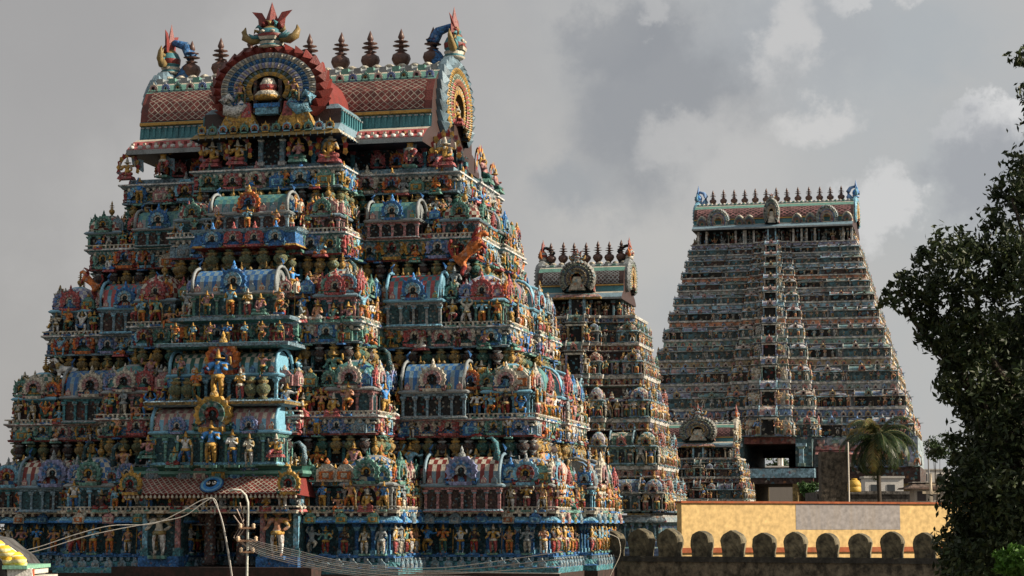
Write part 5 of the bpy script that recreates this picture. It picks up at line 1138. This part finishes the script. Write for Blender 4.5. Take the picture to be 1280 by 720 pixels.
for i, (px, py) in enumerate(((1290, 90), (1265, 245), (1205, 320), (1125, 364), (1190, 424), (1230, 500), (1215, 610), (1240, 690), (1380, 300), (1400, 500), (1350, 180))):
    q = at(px, py, YT+.2)-tb; q.z = at(px, py, YT).z; zb0 = min(7.3, q.z-1.0) if q.z < 9 else 7.3+i*.02
    limb(g, (-.1, 0, zb0), q, .16, .025, i+3, 9, .10)
    for j in range(5):
        t = random.uniform(.35, .9); m = Vector((-.1, 0, zb0)).lerp(q, t); limb(g, m, m+Vector((random.uniform(-.3, .6), random.uniform(-1, 1), random.uniform(.2, 1.0)))*.6, .03, .008, i*9+j, 4, .15)
obj('trunk', g, BARK, TR)
# lighter shrub in the lower right corner
def shrub(px, py, Y, r, n, size, label, cols, seed, z0=None):
    p = at(px, py, Y); e = empty('shrub', (p.x, p.y, 0 if z0 is None else z0), 0, label, 'shrub'); zz = p.z-(0 if z0 is None else z0); m = r/F*Y
    cs = [(random.uniform(-.6, .6)*m, random.uniform(-.5, .5)*m, zz+random.uniform(-.5, .5)*m, m*.55, m*.55, m*.5) for _ in range(9)]
    obj('foliage', leaves(cs, n, size, seed, cols), LEAF, e); g = G()
    for i in range(4): limb(g, (0, 0, 0), (cs[i][0], cs[i][1], cs[i][2]), .05*m+.02, .01, seed+i, 5, .05)
    obj('stem', g, BARK, e)
shrub(1275, 705, 22, 26, 2600, .05, 'bright green leafy bush in the lower right corner below the big tree', [(.06, .16, .02), (.09, .2, .03)], 11)
shrub(1012, 613, 160, 13, 1400, .11, 'small round green bush left of the masonry block', [(.04, .09, .02), (.05, .12, .03)], 12)
shrub(1176, 560, 120, 22, 1100, .12, 'sparse upright sapling in front of the distant white house', [(.04, .07, .02), (.05, .09, .03)], 13)
shrub(985, 604, 330, 34, 2500, .4, 'dark bush behind the domed pavilion inside the tower opening', [(.03, .06, .02)], 14)
# palm
pb = at(1100, 618, 149); zc = at(1098, 547, 149).z; PM = empty('coconut_palm', (pb.x, pb.y, 0), 0, 'coconut palm with drooping fronds in front of the tallest tower', 'palm')
g = G(); g.tube([(.3, 0, 0), (.2, 0, 3), (.0, 0, 7), (-.12, 0, zc)], [.22, .17, .15, .17], 9, (.14, .11, .08)); obj('trunk', g, BARK, PM)
r = random.Random(4); NF = 46
for f_ in range(NF):
    a = f_*2.39996; lift = r.uniform(-.8, 1.4); ln = r.uniform(3.0, 4.0); pts = []; P_ = Vector((-.12, 0, zc)); el_ = lift
    for i in range(9):
        pts.append(P_.copy()); d = Vector((math.cos(a)*math.cos(el_), math.sin(a)*math.cos(el_), math.sin(el_))); P_ = P_+d*ln/8; el_ -= .17+.03*i
    g = G(); cc = (.03, .055, .016) if f_ % 7 else (.22, .18, .06); cc = (.03, .055, .015) if f_ % 3 == 0 else cc
    g.tube(pts, [.035, .033, .03, .026, .022, .018, .014, .01, .006], 4, (.2, .2, .08))
    for i in range(64):
        t = .12+.88*i/64; q = t*8; k = min(7, int(q)); c0 = pts[k].lerp(pts[k+1], q-k); d = (pts[k+1]-pts[k]).normalized(); sd_ = d.cross(Vector((0, 0, 1))).normalized()
        lw = .62*math.sin(math.pi*min(1, t*.85+.12))+.1
        for sg in (-1, 1):
            tip = c0+sd_*sg*lw*r.uniform(.7, .9)+d*lw*.45+Vector((0, 0, -lw*r.uniform(.35, .75))); m = c0.lerp(tip, .5)+Vector((0, 0, .06)); w_ = d*.022
            g.add([tuple(c0-w_), tuple(c0+w_), tuple(m+w_), tuple(tip), tuple(m-w_)], [(0, 1, 2, 4), (4, 2, 3)], tuple(x*r.uniform(.8, 1.2) for x in cc))
    obj('frond', g, FROND, PM)
g = G(); [g.lathe([(0, -.14), (.11, -.08), (.13, .02), (.06, .13), (0, .15)], 7, (.25, .2, .05), (-.12+.25*math.cos(q*1.3), .25*math.sin(q*1.3), zc-.28-.1*(q % 2))) for q in range(7)]; obj('coconuts', g, PLN, PM)
# ------------------------------------------------------------------ mast, cables, roof corner
YC = 61.0
def P3(px, py, Y=YC): return at(px, py, Y)
m0 = P3(309, 760); e = empty('service_mast', (m0.x, m0.y, 0), 0, 'thin grey pipe mast with a hooked top in front of the tower porch', 'mast')
g = G(); off = Vector((m0.x, m0.y, 0)); pts = [Vector((m0.x, m0.y, 0)), P3(309, 700), P3(310, 640), P3(310, 628), P3(307, 619), P3(301, 613), P3(293, 612), P3(287, 614)]
for p_ in pts: p_.y = m0.y
g.tube([p_-off for p_ in pts], .036, 8, (.5, .52, .46)); obj('pipe', g, PLN, e)
for (py_, w_) in ((660, .22), (676, .3), (690, .2)):
    q = P3(309, py_)-off; q.y = 0; g = G(); g.box(-w_, w_, -.03, .03, q.z-.03, q.z+.03, (.35, .2, .12))
    for sx in (-1, 1): g.lathe([(.03, -.08), (.06, -.04), (.04, 0), (.06, .04), (.02, .08)], 8, (.6, .45, .3), (sx*w_*.9+q.x*0, 0, q.z+.06))
    obj('insulator_bracket', g, PLN, e, mat4(q.x, -.05, 0))
g = G()
for a_ in range(3): g.tube([(P3(300-4*a_, 628+8*a_)-off), (P3(305, 650+6*a_)-off), (P3(292+3*a_, 672)-off), (P3(309, 684)-off)], .018, 5, (.45, .36, .3))
obj('wire_coil', g, CAB, e)
def cable(pts, rad, col, label, Ys=None, sag=.0, group=None):
    g = G(); W_ = [P3(x, y, (Ys[i] if Ys else YC)) for i, (x, y) in enumerate(pts)]; out = []
    for i in range(len(W_)-1):
        for k in range(8):
            t = k/8; a = W_[max(i-1, 0)]; b = W_[i]; c = W_[i+1]; d = W_[min(i+2, len(W_)-1)]
            out.append(.5*((2*b)+(c-a)*t+(2*a-5*b+4*c-d)*t*t+(3*b-a-3*c+d)*t**3))
    out.append(W_[-1]); g.tube(out, rad, 5, col); o = obj('cable', g, CAB); return tag(o, label, 'cable', group)
CW = (.50, .48, .43)
cable([(-30, 700), (40, 686), (95, 668), (140, 657), (190, 655), (225, 640), (250, 626), (264, 622)], .014, CW, 'upper pale twisted cable rising from the left edge to the porch eave', None)
cable([(-30, 704), (45, 689), (105, 671), (150, 661), (200, 652), (230, 645), (252, 630), (267, 623), (274, 640), (282, 675), (290, 725)], .014, CW, 'pale cable that reaches the porch eave and drops down past the pillar', None)
cable([(266, 623), (276, 645), (284, 680), (291, 725)], .018, (.5, .48, .44), 'thin second strand of the cable dropping beside the porch pillar', None)
cable([(-40, 706), (8, 703), (14, 692), (11, 684), (20, 690)], .012, (.8, .8, .75), 'thin white wire across the yellow roof corner', [26]*5)
for i in range(8):
    dy = i*2.3
    cable([(309, 672+dy*.8), (330, 679+dy), (370, 688+dy*1.1), (420, 700+dy*1.0), (480, 708+dy*.9), (560, 709+dy*.9+2*(i % 3)), (700, 690+i*9)], .010+.003*(i % 2), (CW, (.3, .28, .26), (.5, .46, .4))[i % 3],
          'pale cable in the bundle sagging from the mast towards the right', [61, 60, 59, 57, 55, 53, 50], group='cables in the bundle at the bottom')
cable([(753, 740), (765, 715), (775, 693), (774, 676), (768, 670), (745, 662)], .014, (.5, .46, .38), 'thin cable looping over the leftmost merlon', [75]*6)
# near roof corner with yellow lotus tiles, lower left
YS = 26.0; s0 = at(-60, 720, YS); e = empty('roof_ornament', (s0.x, s0.y, 0), 0, 'grey plaster roof corner edged with yellow lotus tiles at lower left', 'roof ornament')
def Q(px, py, dy=0): v = at(px, py, YS)-Vector((s0.x, s0.y, 0)); v.y += dy; return v
g = G(); pr = [(-70, 664), (-20, 674), (-4, 687), (8, 696), (16, 706), (24, 722), (28, 760)]
vs = []; 
for dy in (-.5, 1.5):
    for q in pr: vs.append(tuple(Q(q[0], q[1], dy)))
n_ = len(pr); base_ = [(Q(-70, 760, -.5)), (Q(-70, 760, 1.5))]
vs += [tuple(base_[0]), tuple(base_[1])]
g.add(vs, [(i, i+1, n_+i+1, n_+i) for i in range(n_-1)]+[list(range(n_))+[2*n_], list(range(n_, 2*n_))+[2*n_+1]], (.10, .10, .10)); obj('plaster_face', g, MOS, e)
rr = random.Random(2)
for i, (px, py, s) in enumerate(((-22, 655, .12), (-10, 662, .12), (0, 664, .11), (0, 681, .12), (8, 683, .11), (12, 688, .10), (18, 689, .10), (22, 694, .12), (30, 697, .11), (26, 703, .10), (38, 702, .09), (33, 708, .09), (42, 706, .05))):
    g = G(); g.lathe([(0, 0), (s*.5, .01), (s, .06), (s*1.05, .1), (s*.6, .14), (s*.2, .13)], 9, [(.78, .52, .05), (.8, .62, .12), (.75, .68, .35), (.78, .5, .04)])
    q = Q(px, py, -.5+rr.uniform(-.1, .0)); M = mat4(q.x, q.y, q.z-.06, rr.uniform(0, 4)); obj('lotus_tile', g, PLN, e, M)
g = G(); a, b = Q(20, 704, -.6), Q(50, 707, -.6); g.box(a.x, b.x, a.y-.1, a.y+1.2, b.z-.03, b.z+.015, (.2, .42, .3)); g.box(a.x+.05, b.x-.03, a.y-.05, a.y+1.2, b.z-.10, b.z-.03, (.6, .58, .5)); obj('green_moulding', g, PLN, e)
for i in range(7):
    q = Q(28+i*4.2, 714, -.62); g = G(); g.frus(q.x, q.y, q.z-.07, q.z+.05, .03, .05, .014, .03, (.7, .68, .62)); g.box(q.x+.018, q.x+.03, q.y-.02, q.y+.06, q.z-.06, q.z+.04, (.4, .1, .05)); obj('petal_block', g, PLN, e)
g = G(); a, b = Q(24, 719, -.6), Q(58, 760, -.6); g.box(a.x, b.x, a.y-.05, a.y+1.2, b.z, a.z, (.5, .48, .42)); obj('ledge', g, PLN, e)
